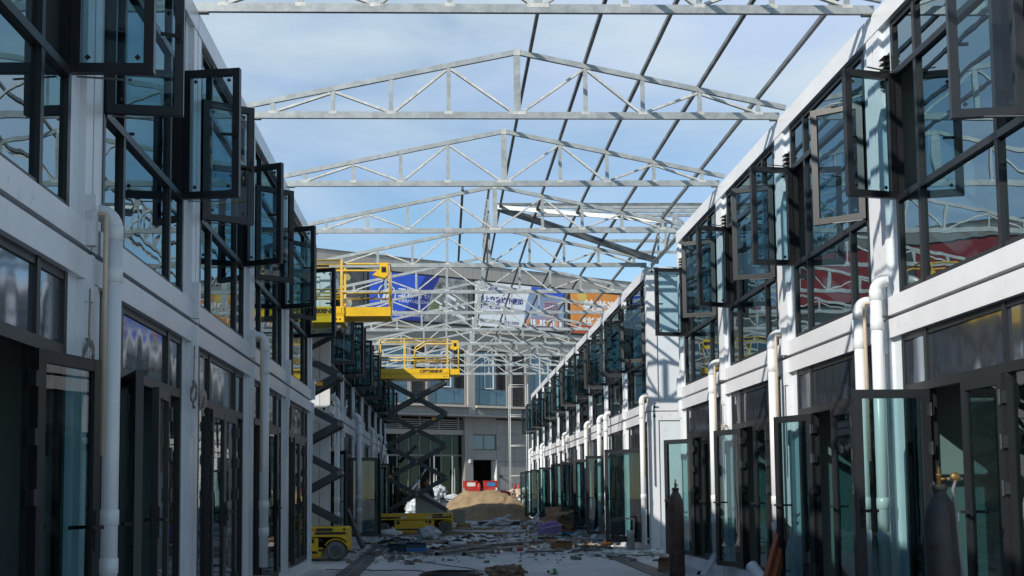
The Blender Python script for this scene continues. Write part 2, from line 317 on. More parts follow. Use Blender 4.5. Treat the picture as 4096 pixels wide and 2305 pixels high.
def leaf(parent, s, kind, base, phi, near, w):
    """near: hinge at the near jamb (closed leaf runs away from the camera); phi = opening angle outwards"""
    ph = math.radians(phi); dy = math.cos(ph)*(1 if near else -1); dx = -s*math.sin(ph)
    th = math.atan2(dy, dx)
    if kind == 'sash':
        f = link('sash', SASH_F, FRAME, parent, loc=(s*.030 if True else 0, base, 0), rz=th)
        link('pane', SASH_P, SASHGLASS, f); link('handle', SH, FRAMEB, f); tag(link('corner_pad', PADS, BLACK, f), kind='stuff'); tag(link('stay_arm', STAY, GALVD, f), kind='stuff')
    else:
        fm, pm, hm, gm = cached(('door', round(w, 3)), lambda: door_meshes(w))
        f = link('door', fm, FRAME, parent, loc=(s*.030, base, 0), rz=th)
        link('pane', pm, DOORGLASS, f); link('handle', hm, FRAMEB, f); 
        for zz in (.38, 1.25, 1.58, 1.90): link('hinge', gm, ARM, f, loc=(0, 0, zz))
    return f
SIDE = {1: 'sunlit right', -1: 'shaded left'}
def lower_unit(s, n, label, near=(0, .640), far=(0, .640)):
    M = UM[s]; t = thing('container_unit', label, 'container', (XR if s > 0 else -XL, JY(n), 0), group='lower glazed container units')
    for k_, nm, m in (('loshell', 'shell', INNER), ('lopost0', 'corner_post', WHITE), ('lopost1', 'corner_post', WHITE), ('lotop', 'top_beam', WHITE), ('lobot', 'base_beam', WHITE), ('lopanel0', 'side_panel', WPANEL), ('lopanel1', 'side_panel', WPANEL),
                      ('film0', 'transom_panel', FILM), ('film1', 'transom_panel', FILM), ('film2', 'transom_panel', FILM), ('side0', 'pane', DOORGLASS), ('side1', 'pane', DOORGLASS), ('loframe', 'door_frame', FRAME), ('conduit', 'conduit', WHITE)):
        link(nm, M[k_], m, t)
    leaf(t, s, 'door', FU[1]+.035, near[0], True, near[1]); leaf(t, s, 'door', FU[2]-.035, far[0], False, far[1])
    return t
def upper_unit(s, n, label, near=70, far=78, vent=True):
    M = UM[s]; t = thing('container_unit', label, 'container', (XR if s > 0 else -XL, JY(n), 0), group='upper glazed container units')
    for k_, nm, m in (('upshell', 'shell', INNER), ('uppost0', 'corner_post', WHITE), ('uppost1', 'corner_post', WHITE), ('uptop', 'top_beam', WHITE), ('upbot', 'bottom_beam', WHITE), ('uppanel0', 'side_panel', WPANEL), ('uppanel1', 'side_panel', WPANEL), ('upframe', 'window_frame', FRAME), ('bracket', 'bracket', WHITE)):
        link(nm, M[k_], m, t)
    for i in range(7): link('pane', M['uppane%d' % i], GLASS, t)
    if vent and s > 0:
        v = link('vent', M['vent'], BLACK, t); link('vent_slat', M['ventslat'], FRAMEB, v)
    leaf(t, s, 'sash', FU[0]+.035, near, True, 0); leaf(t, s, 'sash', FU[3]-.035, far, False, 0)
    return t
def end_wall(s, t, z0, z1, st):
    # side wall that faces the camera at a block's first bay: posts, rails, recessed panel, black ovals painted for the shade in the lifting holes
    x = lambda d: s*d
    e = MB().box(x(.0), x(.19), -.035, .0, z0, z1).box(x(.19), x(DEPTH), -.035, .0, z1-.17, z1).box(x(.19), x(DEPTH), -.035, .0, z0, z0+.16).build('end_frame', WHITE, t)
    for q in range(4):
        a = .19+q*1.0; b = min(a+.985, DEPTH)
        MB().box(x(a+.012), x(b), -.012, .0, z0+.165, z1-.175).build('end_panel', WPANEL, t)
    h = MB()
    for zz in (z0+.08, z1-.085):
        h.prism([(x(.115+.022*math.cos(q*math.pi/6)), zz+.035*math.sin(q*math.pi/6)) for q in range(12)], -.037, -.034)
    h.build('lifting_hole', BLACK, t)
RN = {0: ((0, .64), (90, .64)), 1: ((0, .64), (158, .64)), 2: ((0, .64), (160, .64)), 3: ((0, .64), (145, .64)), 5: ((78, .78), (88, .5)), 6: ((0, .64), (96, .64)), 7: ((0, .64), (118, .64)), 8: ((0, .64), (92, .64)), 9: ((95, .64), (90, .64)), 10: ((0, .64), (0, .64)), 11: ((88, .64), (0, .64)), 12: ((0, .64), (94, .64)), 13: ((0, .64), (85, .64)), 14: ((0, .64), (100, .64))}
RU = {0: (81, 76), 1: (54, 81), 2: (68, 70), 3: (64, 82), 5: (62, 88), 6: (75, 86), 7: (70, 80), 8: (30, 84), 9: (66, 78), 10: (72, 0), 11: (58, 84), 12: (0, 80), 13: (65, 88), 14: (70, 82)}
LN = {-2: ((0, .64), (0, .64)), -1: ((0, .64), (166, .64)), 0: ((155, .64), (6, .64)), 1: ((0, .64), (0, .64)), 2: ((10, .64), (0, .64)), 3: ((0, .64), (0, .64)), 5: ((150, .64), (0, .64)), 6: ((0, .64), (95, .64)), 7: ((100, .64), (0, .64)), 8: ((0, .64), (92, .64)), 9: ((0, .64), (70, .64)), 10: ((0, .64), (90, .64)), 11: ((0, .64), (0, .64))}
LU = {-2: (70, 80), -1: (70, 90), 0: (83, 81), 1: (60, 65), 2: (55, 72), 3: (42, 70), 5: (62, 84), 6: (80, 82), 7: (70, 88), 8: (76, 84), 9: (72, 80), 10: (60, 86), 11: (70, 80)}
def place_units():
    for s, lo, up in ((1, RN, RU), (-1, LN, LU)):
        for blk, lst in (('near', [n for n in lo if n < 5]), ('far', [n for n in lo if n >= 5])):
            for i, n in enumerate(lst):
                o_ = ORD[i]
                a = lower_unit(s, n, '%s ground-floor glazed white container from the camera, %s row, %s block' % (o_, SIDE[s], blk), *lo[n])
                b = upper_unit(s, n, '%s upper glazed white container from the camera, %s row, %s block' % (o_, SIDE[s], blk), *up[n])
                if n == 5:
                    end_wall(s, a, 0, 2.768, 'lo'); end_wall(s, b, 2.785, 5.62, 'up')
place_units()
# ---------------------------------------------------------------- roof trusses
CXM = (XR-XL)/2; HALF = (XR+XL)/2
VX = (.81, 1.49, 2.17, 2.87); ZB0, ZB1, APEX, SLP = 5.632, 5.712, 6.47, .208
def ztop(dx): return APEX - .03 - SLP*abs(dx)
def truss_meshes(half=HALF, rise=1.):
    T = {}
    T['bottom_chord'] = [(MB().box(-half-.02, half+.02, -.02, .02, ZB0, ZB1).mesh('bottom_chord'), GALV)]
    T['rafter'] = [(MB().bar((0, 0, APEX-.03), (sg*(half+.10), 0, ztop(half+.10)), .04, .06).mesh('rafter'), GALV) for sg in (-1, 1)]
    T['king_post'] = [(MB().box(-.04, .04, -.018, .018, ZB1, APEX-.06).mesh('king_post'), GALV)]
    T['vertical'] = [(MB().box(sg*v-.024, sg*v+.024, -.017, .017, ZB1, ztop(v)-.03).mesh('vertical'), GALV) for sg in (-1, 1) for v in VX]
    dg = []
    for sg in (-1, 1):
        for (xa, xb, up) in ((.07, VX[0]-.03, 1), (VX[0]+.03, VX[1]-.05, 0), (VX[1]+.05, VX[2]-.03, 1), (VX[2]+.03, VX[3]-.05, 0)):
            za = ZB1+.01 if up else ztop(xa)-.05; zb = ztop(xb)-.05 if up else ZB1+.01
            dg.append((MB().bar((sg*xa, 0, za), (sg*xb, 0, zb), .026, .04, (0, 1, 0)).mesh('diagonal'), GALVP))
    T['diagonal'] = dg
    wl = MB()
    for sg in (-1, 1):
        for v in VX: wl.box(sg*v-.05, sg*v+.05, -.0215, .0215, ZB1-.028, ZB1+.008)
    wl.box(-.10, .10, -.0215, .0215, ZB1-.03, ZB1+.008).box(-.035, .035, -.024, .024, APEX-.075, APEX+.004)
    T['weld_patch'] = [(wl.mesh('weld_patch'), GALVP)]
    return T
TM = truss_meshes()
for n in range(0, 13):
    lab = 'galvanised steel roof truss, %s' % ({0: 'hidden above the camera, nearest of the row', 1: 'cropped by the top edge of the picture', 2: 'first one seen whole, with its ridge highest', 12: 'farthest and lowest of the row in the picture'}.get(n, '%s of the row counted from the top of the picture' % ORD[n-1]))
    t = thing('roof_truss', lab, 'truss', (CXM, JY(n), 0), random.uniform(-.004, .004), group='steel roof trusses spanning the street')
    for nm, lst in TM.items():
        for me, m in lst:
            o = link(nm, me, m, t)
            if nm == 'weld_patch': tag(o, kind='stuff')
    MB().box(-HALF-.05, -HALF+.09, -.03, .03, 5.618, ZB0).build('bearing_plate', STEELB, t); MB().box(HALF-.09, HALF+.05, -.03, .03, 5.618, ZB0).build('bearing_plate', STEELB, t)
PL = ['nearest the ridge', 'second from the ridge', 'third from the ridge', 'fourth from the ridge', 'lowest, nearest the right eaves']
for i, dx in enumerate((.16,) + VX):
    z = APEX - SLP*dx + .026
    p = thing('purlin', 'long dark steel purlin over the trusses, %s' % PL[i], 'purlin', (CXM+dx, 0, z), group='purlins on the right roof slope')
    for a, b in ((3.2, JY(2)-1.2), (JY(2)-1.19, JY(4)+.3), (JY(4)+.31, JY(7)+.4), (JY(7)+.41, JY(10)+.3), (JY(10)+.31, JY(12)+.1)):
        MB().box(-.019, .019, a, b, -.025, .02).build('purlin_length', GALVD, p)
p = thing('purlin', 'short dark steel purlin just left of the ridge above the alley', 'purlin', (CXM-.55, 0, APEX-SLP*.55+.026))
MB().box(-.022, .022, JY(4)-.1, JY(6), -.025, .025).build('purlin_length', GALVD, p)
# cross gable over the alley on the right
YM = JY(4)+1.5
cg = thing('cross_gable_frame', 'steel valley rafters and purlins of the cross roof over the right alley', 'roof frame', (0, 0, 0))
ap = Vector((CXM+.06, YM, 6.46))
MB().bar(ap, (XR-.05, JY(4)+.03, 5.83), .04, .075).build('valley_rafter', GALV, cg)
MB().bar(ap, (XR+.25, JY(5)-.05, 5.74), .05, .12).build('valley_rafter', GALVD, cg)
for f_ in (.0, .2, .45, .7, .93):
    for sd in (-1, 1):
        if (f_ == 0 and sd > 0) or (f_ > .5 and sd < 0): continue
        y = YM+sd*1.5*f_; z = 6.50-.64*f_; x0 = CXM+.06+(XR-CXM)*f_*.98
        MB().box(x0, 9.5, y-.022, y+.022, z-.022, z+.028).build('purlin', GALV if f_ else GALVD, cg)
for xx in (XR+.12,):
    MB().bar((xx, JY(4)+.02, 5.66), (xx, JY(5)-.02, 5.66), .04, .07).build('bottom_chord', GALV, cg)
    for sd in (-1, 1):
        MB().bar((xx, YM, 6.42), (xx, YM+sd*1.5, 5.80), .04, .05).build('rafter', GALV, cg)
        MB().bar((xx, YM+sd*.75, 5.70), (xx, YM+sd*.75, 6.08), .035, .035).build('vertical', GALV, cg)
        MB().bar((xx, YM, 5.70), (xx, YM+sd*.75, 6.08), .03, .03).build('diagonal', GALVP, cg)
    MB().bar((xx, YM, 5.70), (xx, YM, 6.40), .04, .05).build('king_post', GALV, cg)
rg = thing('ridge_girder', 'slender lattice girder along the ridge above the alley', 'girder', (CXM-.10, 0, 0))
MB().box(-.02, .02, JY(4)+.03, JY(5)-.03, 6.38, 6.43).build('top_chord', GALV, rg); MB().box(-.02, .02, JY(4)+.03, JY(5)-.03, 5.72, 5.77).build('bottom_chord', GALV, rg)
for q in range(5):
    y0 = JY(4)+.05+q*.58; MB().bar((0, y0, 5.77), (0, y0+.56, 6.38), .03, .035).build('diagonal', GALV, rg); MB().bar((0, y0+.56, 5.77), (0, y0+.56, 6.38), .03, .03).build('vertical', GALV, rg)
# ---------------------------------------------------------------- downpipes
def downpipe(s, y, r, d, label, ztop_=3.05, zbot=.32, side=True, foot=None):
    t = thing('downpipe', label, 'pipe', ((XR-d) if s > 0 else (-XL+d), y, 0), group='white plastic downpipes')
    w = s  # towards the wall
    R_ = r*1.9
    el = [(w*(d-.03), 0, ztop_)]+[(w*(R_-R_*math.sin(a)), 0, ztop_-R_+R_*math.cos(a)) for a in [math.pi/2*q/8 for q in range(9)]]
    MB().tube(el, r*1.06, 14).build('elbow', PVC, t, True)
    MB().tube([(0, 0, ztop_-R_+.01), (0, 0, zbot)], r, 16).build('pipe', PVC, t, True)
    for z in (ztop_-R_-.03, ztop_-R_-.30, 1.12, .82):
        MB().lathe([(r, z-.05), (r*1.11, z-.045), (r*1.11, z+.045), (r, z+.05)], 16).build('coupling', PVC, t, True)
    if foot:
        MB().tube([(0, 0, zbot+.02), (0, 0, zbot-.02), foot], r*1.02, 12).build('outlet_bend', PVC, t, True)
    if side:
        x = w*.02; yy = -r-.05
        MB().tube([(w*d*.7, yy, ztop_-.03), (x, yy, ztop_-.03), (x, yy, ztop_-.06), (x, yy, 1.5)], .016, 8).build('small_pipe', PPR, t, True)
        MB().tube([(w*.02, r*.3, ztop_-.08), (w*.04-.0, r+.03, ztop_-.10), (0, r+.045, ztop_-.16), (0, r+.04, ztop_-.36), (0, r*.7, ztop_-.48)], .03, 10).build('side_branch', PVC, t, True)
    # steel clip back to the wall
    MB().box(-r-.01 if s > 0 else -d, d if s > 0 else r+.01, -.012, .012, .30, .325).build('wall_clip', GALV, t)
    return t
downpipe(1, 9.98, .052, .13, 'thick white downpipe beside the nearest right joint, in front of the near gas cylinder', 3.10, .2, side=False)
downpipe(1, 10.42, .047, .13, 'slightly thinner white downpipe with a beige tube, just left of the thick right one', 2.98, .2)
downpipe(1, 13.18, .050, .15, 'white downpipe with elbow at the second right joint, behind the leaning red plank', 3.06, .38, foot=(-.05, -.10, .22))
downpipe(1, 16.2, .050, .15, 'white downpipe at the third right joint, right of the standing brown cylinder', 3.06, .36, foot=(-.25, -.25, .06))
downpipe(1, 22.05, .052, .15, 'white downpipe at the near corner of the far right block, ending above the ground', 3.07, .18)
downpipe(1, 27.1, .052, .15, 'left one of the two neighbouring white downpipes on the far right block', 3.07, .3, side=False)
downpipe(1, 27.6, .052, .24, 'right one of the two neighbouring white downpipes on the far right block', 3.02, .3, side=False)
downpipe(1, 30.9, .052, .15, 'white downpipe seen through an open glass door of the far right block', 3.07, .34, foot=(-.12, -.2, .22))
downpipe(1, 36.8, .052, .15, 'white downpipe above the brown cardboard heap', 3.07, .3)
downpipe(1, 45.3, .055, .15, 'white downpipe with a bent foot near the end of the right row', 3.07, .5, side=False, foot=(-.35, -.2, .12))
downpipe(1, 50.9, .055, .2, 'last white downpipe at the end of the right row', 3.07, .3, side=False)
downpipe(-1, 7.22, .052, .13, 'thick bluish-looking downpipe on the shaded left row, nearest the camera', 3.04, .2)
downpipe(-1, 13.18, .052, .15, 'white downpipe in the shade at the middle of the near left block', 3.06, .42)
downpipe(-1, 22.05, .052, .15, 'white downpipe at the near corner of the far left block behind the lift', 3.07, .3, side=False)
downpipe(-1, 27.2, .068, .18, 'thick white downpipe in the middle of the far left block', 3.07, .3, side=False)
downpipe(-1, 33.0, .054, .15, 'slim white downpipe left of the parked scissor lift', 3.07, .3, side=False)
downpipe(-1, 37.6, .056, .15, 'farthest white downpipe of the left row', 3.07, .3, side=False)
# cable coils hanging from the joints
WIRE = mat('grey_cable', (.20, .19, .18), .6); WIREP = mat('pale_cable', (.42, .36, .30), .6)
def coil(s, y, z, label, m, r=.085):
    pts = []
    for q in range(46):
        a = q*2*math.pi/15; pts.append((s*-.015*math.sin(q*1.3), r*math.cos(a)*(.8+.1*math.sin(q*.5)), r*1.35*math.sin(a)+.012*math.sin(q*.9)))
    o = MB().tube(pts+[(0, 0, r*1.6), (0, .01, .42)], .0055, 5).build('cable_coil', m, None, True, loc=(XR-.05 if s > 0 else -XL+.05, y, z))
    tag(o, label, 'cable', 'coils of cable hanging at the joints')
coil(1, 16.0, 2.08, 'pale coil of cable hanging at the third right joint', WIREP); coil(1, 28.0, 2.12, 'pale coil of cable on the far right block beside a downpipe', WIREP)
coil(1, 31.1, 2.0, 'grey coil of cable deeper along the far right block', WIRE); coil(-1, 7.0, 2.1, 'dark coil of cable beside the thick shaded left downpipe', WIRE)
coil(-1, 9.93, 2.12, 'left one of two cable coils at the second left joint', WIRE); coil(-1, 10.32, 2.08, 'right one of two cable coils at the second left joint', WIREP); coil(-1, 16.3, 2.1, 'cable coil at the far joint of the near left block', WIREP)
# ---------------------------------------------------------------- far market building
SL = .555; FA = math.atan(SL); FO = (0, 60, 0)
WALLG = mat('grey_render', (.25, .245, .235), .85, var=.08, scale=1.2); WALLD = mat('grey_wall_band', (.25, .245, .235), .85, var=.06, scale=1)
PANELG = mat('grey_cladding_panel', (.33, .315, .295), .6, var=.07, scale=.7); STONE = mat('grey_stone_tile', (.21, .208, .20), .5, var=.08, scale=1.5)
LEDGE = mat('pale_ledge_stone', (.46, .42, .36), .8, var=.08); LOUV = mat('grey_louvre', (.20, .20, .20), .5, .3); DARKIN = mat('dark_interior', (.012, .012, .013), .8)  # DARKIN: near-black colour painted for the unlit rooms behind openings
WFRAME = mat('grey_window_frame', (.14, .14, .145), .5); WWHITE = mat('white_window_frame', (.6, .6, .58), .5)
BGLASS = mat('blue_facade_glass', (.055, .125, .19), .06, 0, var=.05, spec=.9); SHOPG = glass('shopfront_glass', (.30, .40, .42), 1.5, .002, 1.2, (.5, .68, .72), fmin=.05)
bld = thing('market_building', 'long grey commercial building with billboards closing the far end of the street', 'building', FO, FA)
def bb(name, m, x0, x1, y0, y1, z0, z1, parent=None): return MB().box(x0, x1, y0, y1, z0, z1).build(name, m, parent or bld)
S0, S1 = -34., 22.
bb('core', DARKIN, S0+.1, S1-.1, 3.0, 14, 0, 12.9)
bb('rear_wall', WALLD, S0, S1, .42, 2.9, 8.76, 13.2)
bb('frieze', WALLD, S0, S1, .05, .40, 8.76, 9.98)
bb('frieze_ledge', LEDGE, S0, S1, -.12, .40, 9.70, 9.80)
bb('billboard_backing', WALLG, S0, S1, .10, .40, 9.985, 12.60)
bb('coping', LOUV, S0, S1, -.06, .5, 13.34, 13.37)
me = MB().box(.006, .594, 0, .4, 12.605, 13.34).mesh('cladding_panel')
x = -11.4
while x < 16:
    link('cladding_panel', me, PANELG, bld, loc=(x, 0, 0)); x += .6
bb('parapet', PANELG, S0, -11.42, 0, .4, 12.605, 13.34)
# first-floor storey
wins = [(-9.9, -7.9), (-7.1, -5.1), (-3.9, -2.1), (-.80, 1.30), (1.86, 3.90), (5.42, 7.5), (8.1, 10.1), (11.2, 13.2)]
lou = [(-4.85, -4.0), (-1.94, -1.06), (4.25, 5.12), (10.2, 11.05)]
occ = sorted(wins+lou); px_ = S0
for (a, b) in occ+[(S1, S1+1)]:
    if a-px_ > .02: bb('wall', WALLG, px_, a, .06, .42, 5.78, 8.755)
    px_ = b
bb('spandrel', WALLG, S0, S1, .43, .5, 5.78, 8.755)
for (a, b) in wins:
    W = bb('window', WFRAME, a, b, .14, .17, 5.82, 8.72); wz = 6.66
    gw = (b-a)
    for (u0, u1) in ((0, .17), (.17, .70), (.70, 1)):
        for (q0, q1) in ((5.87, wz-.03), (wz+.03, 8.66)):
            opn = u0 == .70 and q0 > 6 and a > -3
            bb('pane', DARKIN if opn else BGLASS, a+gw*u0+.03, a+gw*u1-.03, .125, .138, q0, q1, W)  # open casements get a near-black sheet painted as the room's shade, no glass
    if a > -3:
        fo = MB().box(0, .05, -.02, .02, 6.7, 8.6).box(.50, .55, -.02, .02, 6.7, 8.6).box(.05, .50, -.02, .02, 6.7, 6.75).box(.05, .50, -.02, .02, 8.55, 8.6).build('open_sash', WWHITE, W, loc=(a+gw*.32, .09, 0), rz=-.16)
for (a, b) in lou:
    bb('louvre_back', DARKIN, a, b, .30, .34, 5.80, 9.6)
    me = MB().bar((a, .20, 0), (b, .20, 0), .10, .02, (0, .6, 1)).mesh('louvre_slat')
    for q in range(30): link('louvre_slat', me, LOUV, bld, loc=(0, 0, 5.88+q*.096))
    bb('louvre_jamb', WALLG, a-.10, a, .0, .3, 5.78, 8.75); bb('louvre_jamb', WALLG, b, b+.10, .0, .3, 5.78, 8.75)
for (a, b) in ((-10.6, -10.2), (-4.75+.0, -4.45), (1.40, 1.82), (7.72, 8.08)):
    bb('pilaster', PANELG, a, b, -.10, .06, 5.30, 8.75)
for (a, b) in ((S0, 1.38), (1.84, S1)):
    bb('ledge', LEDGE, a, b, -.28, .40, 5.66, 5.775)
bb('canopy_band', WALLG, S0, S1, -.06, .42, 5.245, 5.655)
bb('gutter', WFRAME, S0, S1, -.62, .42, 5.15, 5.24)
# ground floor
bb('beam', WALLG, S0, 1.34, .30, .60, 4.22, 4.47); bb('grille_back', DARKIN, -9, 1.34, .62, .66, 4.48, 5.14)
me = MB().box(-9, 1.30, .36, .46, 0, .05).mesh('grille_slat')
for q in range(5): link('grille_slat', me, LOUV, bld, loc=(0, 0, 4.52+q*.11))
for q in range(9): bb('grille_post', LOUV, -8.2+q*1.15, -8.14+q*1.15, .34, .5, 4.48, 5.14)
bb('pier', STONE, 1.345, 1.845, .20, .9, 0, 5.145); bb('lintel', STONE, 1.85, 3.37, .30, .8, 2.90, 3.41); bb('lintel', STONE, 1.85, 3.37, .30, .8, 4.27, 5.145)
sw = bb('window', WFRAME, 1.85, 3.37, .42, .46, 3.415, 4.265)
for (u0, u1) in ((1.90, 2.57), (2.65, 3.32)): bb('pane', BGLASS, u0, u1, .40, .418, 3.47, 4.21, sw)
bb('door_jamb', WWHITE, 3.32, 3.37, .25, .8, 0, 2.90); bb('stair_panel', FRAME, 1.9, 3.3, 1.6, 1.7, 0, 1.6)
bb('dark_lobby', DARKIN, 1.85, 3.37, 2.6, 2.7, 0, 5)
me = MB().box(.006, .554, .30, .62, .006, .742).mesh('stone_tile')
for i in range(11):
    for j in range(7): link('stone_tile', me, STONE, bld, loc=(3.38+i*.56, 0, j*.748-.18))
bb('tile_backing', WALLD, 3.38, 12, .63, .9, 0, 5.145)
shop = bb('shopfront', WFRAME, -9, 1.34, .55, .60, 3.08, 3.17)
for k_ in range(16):
    x0 = -9+k_*.648; bb('mullion', WFRAME, x0-.025, x0+.025, .52, .60, 0, 4.22, shop)
    bb('pane', SHOPG, x0+.025, x0+.623, .56, .572, 3.17, 4.22, shop); 
    if k_ not in (4, 8, 12, 13): bb('pane', SHOPG, x0+.025, x0+.623, .56, .572, .05, 3.08, shop)
SILV = mat('pale_steel_handle', (.62, .62, .60), .3, .4)
for xh in (-3.07, -2.93, -2.8, -.40, -.26, .70, .84): bb('door_handle', SILV, xh-.02, xh+.02, .44, .48, 1.14, 2.44, shop)
for xh in (-3.07, -.36, .74): bb('door_post', SILV, xh-.04, xh+.04, .50, .54, 0, 3.1, shop)
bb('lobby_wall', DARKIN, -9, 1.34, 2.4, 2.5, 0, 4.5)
tag(bb('wall_lamp', WWHITE, 1.56, 1.66, .10, .20, 2.72, 2.92), None); bb('wall_camera', BLACK, 3.56, 3.64, .1, .28, 1.94, 2.06)
# ---------------------------------------------------------------- billboards
def board(label, x0, x1, m, z0=10.03, z1=12.58):
    t = thing('billboard', label, 'billboard', FO, FA, group='printed billboards on the far building')
    MB().box(x0, x1, -.01, .095, z0, z1).build('frame', BLACK, t); MB().box(x0+.07, x1-.07, -.02, -.012, z0+.07, z1-.07).build('print', m, t); return t
def pr(t, m, pts, lay=0, name='print_shape'): return MB().prism(pts, -.026-.004*lay, -.021-.003*lay).build(name, m, t)
P_BLUE = mat('print_blue', (.03, .10, .60), .4, var=.12, scale=.4); P_BLUE2 = mat('print_deep_blue', (.015, .03, .25), .4); P_WHITE = mat('print_white', (.80, .83, .86), .4, var=.03); P_TXT = mat('print_text_white', (.88, .89, .9), .4)
P_IND = mat('print_indigo', (.05, .045, .22), .4); P_GREY = mat('print_aerial', (.15, .17, .17), .5, var=.6, scale=2.4, detail=8, col2=(.36, .38, .38)); P_GRN = mat('print_green', (.14, .17, .08), .5, var=.4, scale=3)
P_ORA = mat('print_orange', (.80, .27, .04), .4, var=.15, scale=.5, col2=(.85, .36, .08)); P_ORA2 = mat('print_red_orange', (.45, .07, .02), .4); P_SKYB = mat('print_pale_sky', (.26, .36, .55), .4, var=.2, scale=.6); P_PINK = mat('print_mauve', (.36, .28, .36), .4); P_MAR = mat('print_maroon', (.14, .09, .14), .4)
P_DARK = mat('print_dark_food', (.07, .07, .075), .4, var=.5, scale=2.5, detail=7); P_LEM = mat('print_lemon', (.50, .45, .22), .4); P_RED = mat('print_red', (.36, .05, .055), .4, var=.1); P_YEL = mat('print_yellow', (.7, .5, .12), .4)
def disc(cx, cz, r, n=24): return [(cx+r*math.cos(q*2*math.pi/n), cz+r*math.sin(q*2*math.pi/n)) for q in range(n)]
t = board('dark food poster with lemon slices at the left end of the billboards', -7.9, -4.62, P_DARK)
pr(t, P_LEM, disc(-5.55, 12.05, .17)); pr(t, P_LEM, disc(-5.55, 10.75, .26)); pr(t, P_WHITE, disc(-5.55, 10.75, .20), 1); pr(t, P_LEM, disc(-5.55, 10.75, .17), 2); pr(t, P_RED, disc(-5.55, 10.42, .17, 7)); pr(t, P_GREY, disc(-6.2, 11.8, .45, 9))
for q in range(4): pr(t, P_RED, disc(-6.7+q*.16, 12.38+q*.01, .07, 10))
t = board('blue cold-chain billboard with a ring logo and an aerial picture', -4.40, 1.56, P_BLUE)
pr(t, P_BLUE2, [(-2.6, 10.11), (-1.2, 10.11), (-.25, 12.5), (-1.1, 12.5)]); pr(t, P_GREY, [(-1.25, 10.11), (1.48, 10.11), (1.48, 12.5), (-.25, 12.5), (-.75, 11.6)], 1)
pr(t, P_GRN, [(-.9, 10.6), (-.3, 10.45), (.0, 11.1), (-.6, 11.35)], 2)
for (a, b, w_, h_) in ((-.3, 10.9, .9, .10), (.0, 11.2, .8, .10), (.35, 10.75, .9, .12), (.2, 11.5, .5, .16), (-.55, 11.2, .4, .09), (.75, 11.15, .5, .1)):
    pr(t, P_WHITE, [(a, b), (a+w_, b-.45*w_), (a+w_+.05, b-.45*w_+h_), (a+.05, b+h_)], 3)
ring = MB(); R1, R2 = .52, .46
for q in range(32):
    a, b = q*math.pi/16, (q+1)*math.pi/16
    ring.poly([(-3.35+R1*math.cos(a), -.0265, 11.38+R1*math.sin(a)), (-3.35+R1*math.cos(b), -.0265, 11.38+R1*math.sin(b)), (-3.35+R2*math.cos(b), -.0265, 11.38+R2*math.sin(b)), (-3.35+R2*math.cos(a), -.0265, 11.38+R2*math.sin(a))])
ring.build('logo_ring', P_TXT, t)
for q in range(3): pr(t, P_TXT, [(-3.62+q*.2, 11.12), (-3.52+q*.2, 11.02), (-3.30+q*.12, 11.62), (-3.40+q*.12, 11.72)], name='logo_stroke')
RT = (math.pi/2, 0, 0)
text('lettering', '玉湖冷链', .50, P_TXT, t, (-2.72, -.024, 11.33), RT, .012); text('lettering', 'YUHU COLD CHAIN', .22, P_TXT, t, (-2.70, -.024, 11.02), RT, .004); text('lettering', '招商热线:027-61818888', .30, P_TXT, t, (-3.95, -.024, 10.30), RT, .004)
t = board('white billboard with indigo slogan and a drawing of shop buildings', 1.86, 7.78, P_WHITE)
pr(t, P_SKYB, [(4.95, 10.11), (7.70, 10.11), (7.70, 12.5), (5.55, 12.5), (5.2, 11.6)]); pr(t, P_BLUE, [(5.60, 12.2), (7.70, 12.05), (7.70, 12.5), (5.55, 12.5)], 1)
pr(t, P_PINK, [(6.35, 10.6), (7.35, 10.6), (7.35, 11.75), (6.9, 11.85), (6.35, 11.75)], 2); pr(t, P_PINK, [(5.0, 10.3), (7.70, 10.3), (7.70, 10.8), (5.15, 10.8)], 3); pr(t, P_MAR, [(4.98, 10.11), (7.70, 10.11), (7.70, 10.32), (5.0, 10.32)], 4)
for i in range(5):
    for j in range(6): pr(t, P_MAR, [(6.42+i*.185, 10.88+j*.14), (6.54+i*.185, 10.88+j*.14), (6.54+i*.185, 10.97+j*.14), (6.42+i*.185, 10.97+j*.14)], 4, 'printed_window')
for i in range(11): pr(t, P_TXT if i % 3 else P_ORA, [(5.2+i*.22, 10.36), (5.34+i*.22, 10.36), (5.34+i*.22, 10.68), (5.2+i*.22, 10.68)], 5, 'printed_window')
text('lettering', '玉湖冷链', .20, P_IND, t, (2.55, -.024, 12.12), RT, .004); text('lettering', '线上交易线下赢的', .36, P_IND, t, (2.12, -.024, 11.45), RT, .012); text('lettering', '服务模式', .34, P_IND, t, (2.12, -.024, 11.10), RT, .010)
text('lettering', 'ONLINE TRANSACTION, OFFLINE PAYMENT', .10, P_IND, t, (2.12, -.024, 10.88), RT, .0); text('lettering', '招商热线:027-61818888', .25, P_MAR, t, (2.2, -.024, 10.30), RT, .0)
pr(t, P_IND, disc(2.35, 12.2, .12)); pr(t, P_WHITE, disc(2.35, 12.2, .085), 1)
t = board('orange billboard with white characters at the right end', 8.12, 12.9, P_ORA)
pr(t, P_YEL, disc(9.0, 12.25, .32)); pr(t, P_ORA2, [(8.2, 10.11), (12.8, 10.11), (12.8, 10.5), (8.2, 10.6)])
text('lettering', '美滋滋', .85, P_TXT, t, (9.05, -.024, 11.35), RT, .03); text('lettering', '专业猪副', .36, P_TXT, t, (8.95, -.024, 10.75), RT, .014)
t = board('blue billboard peeping out behind the right container row', 13.1, 18.5, P_BLUE)
t = board('red billboard beyond the left row, seen mirrored in the right windows', -15.5, -8.3, P_RED); pr(t, P_SKYB, [(-10.2, 10.2), (-8.5, 10.2), (-8.5, 12.4), (-9.6, 12.4)])
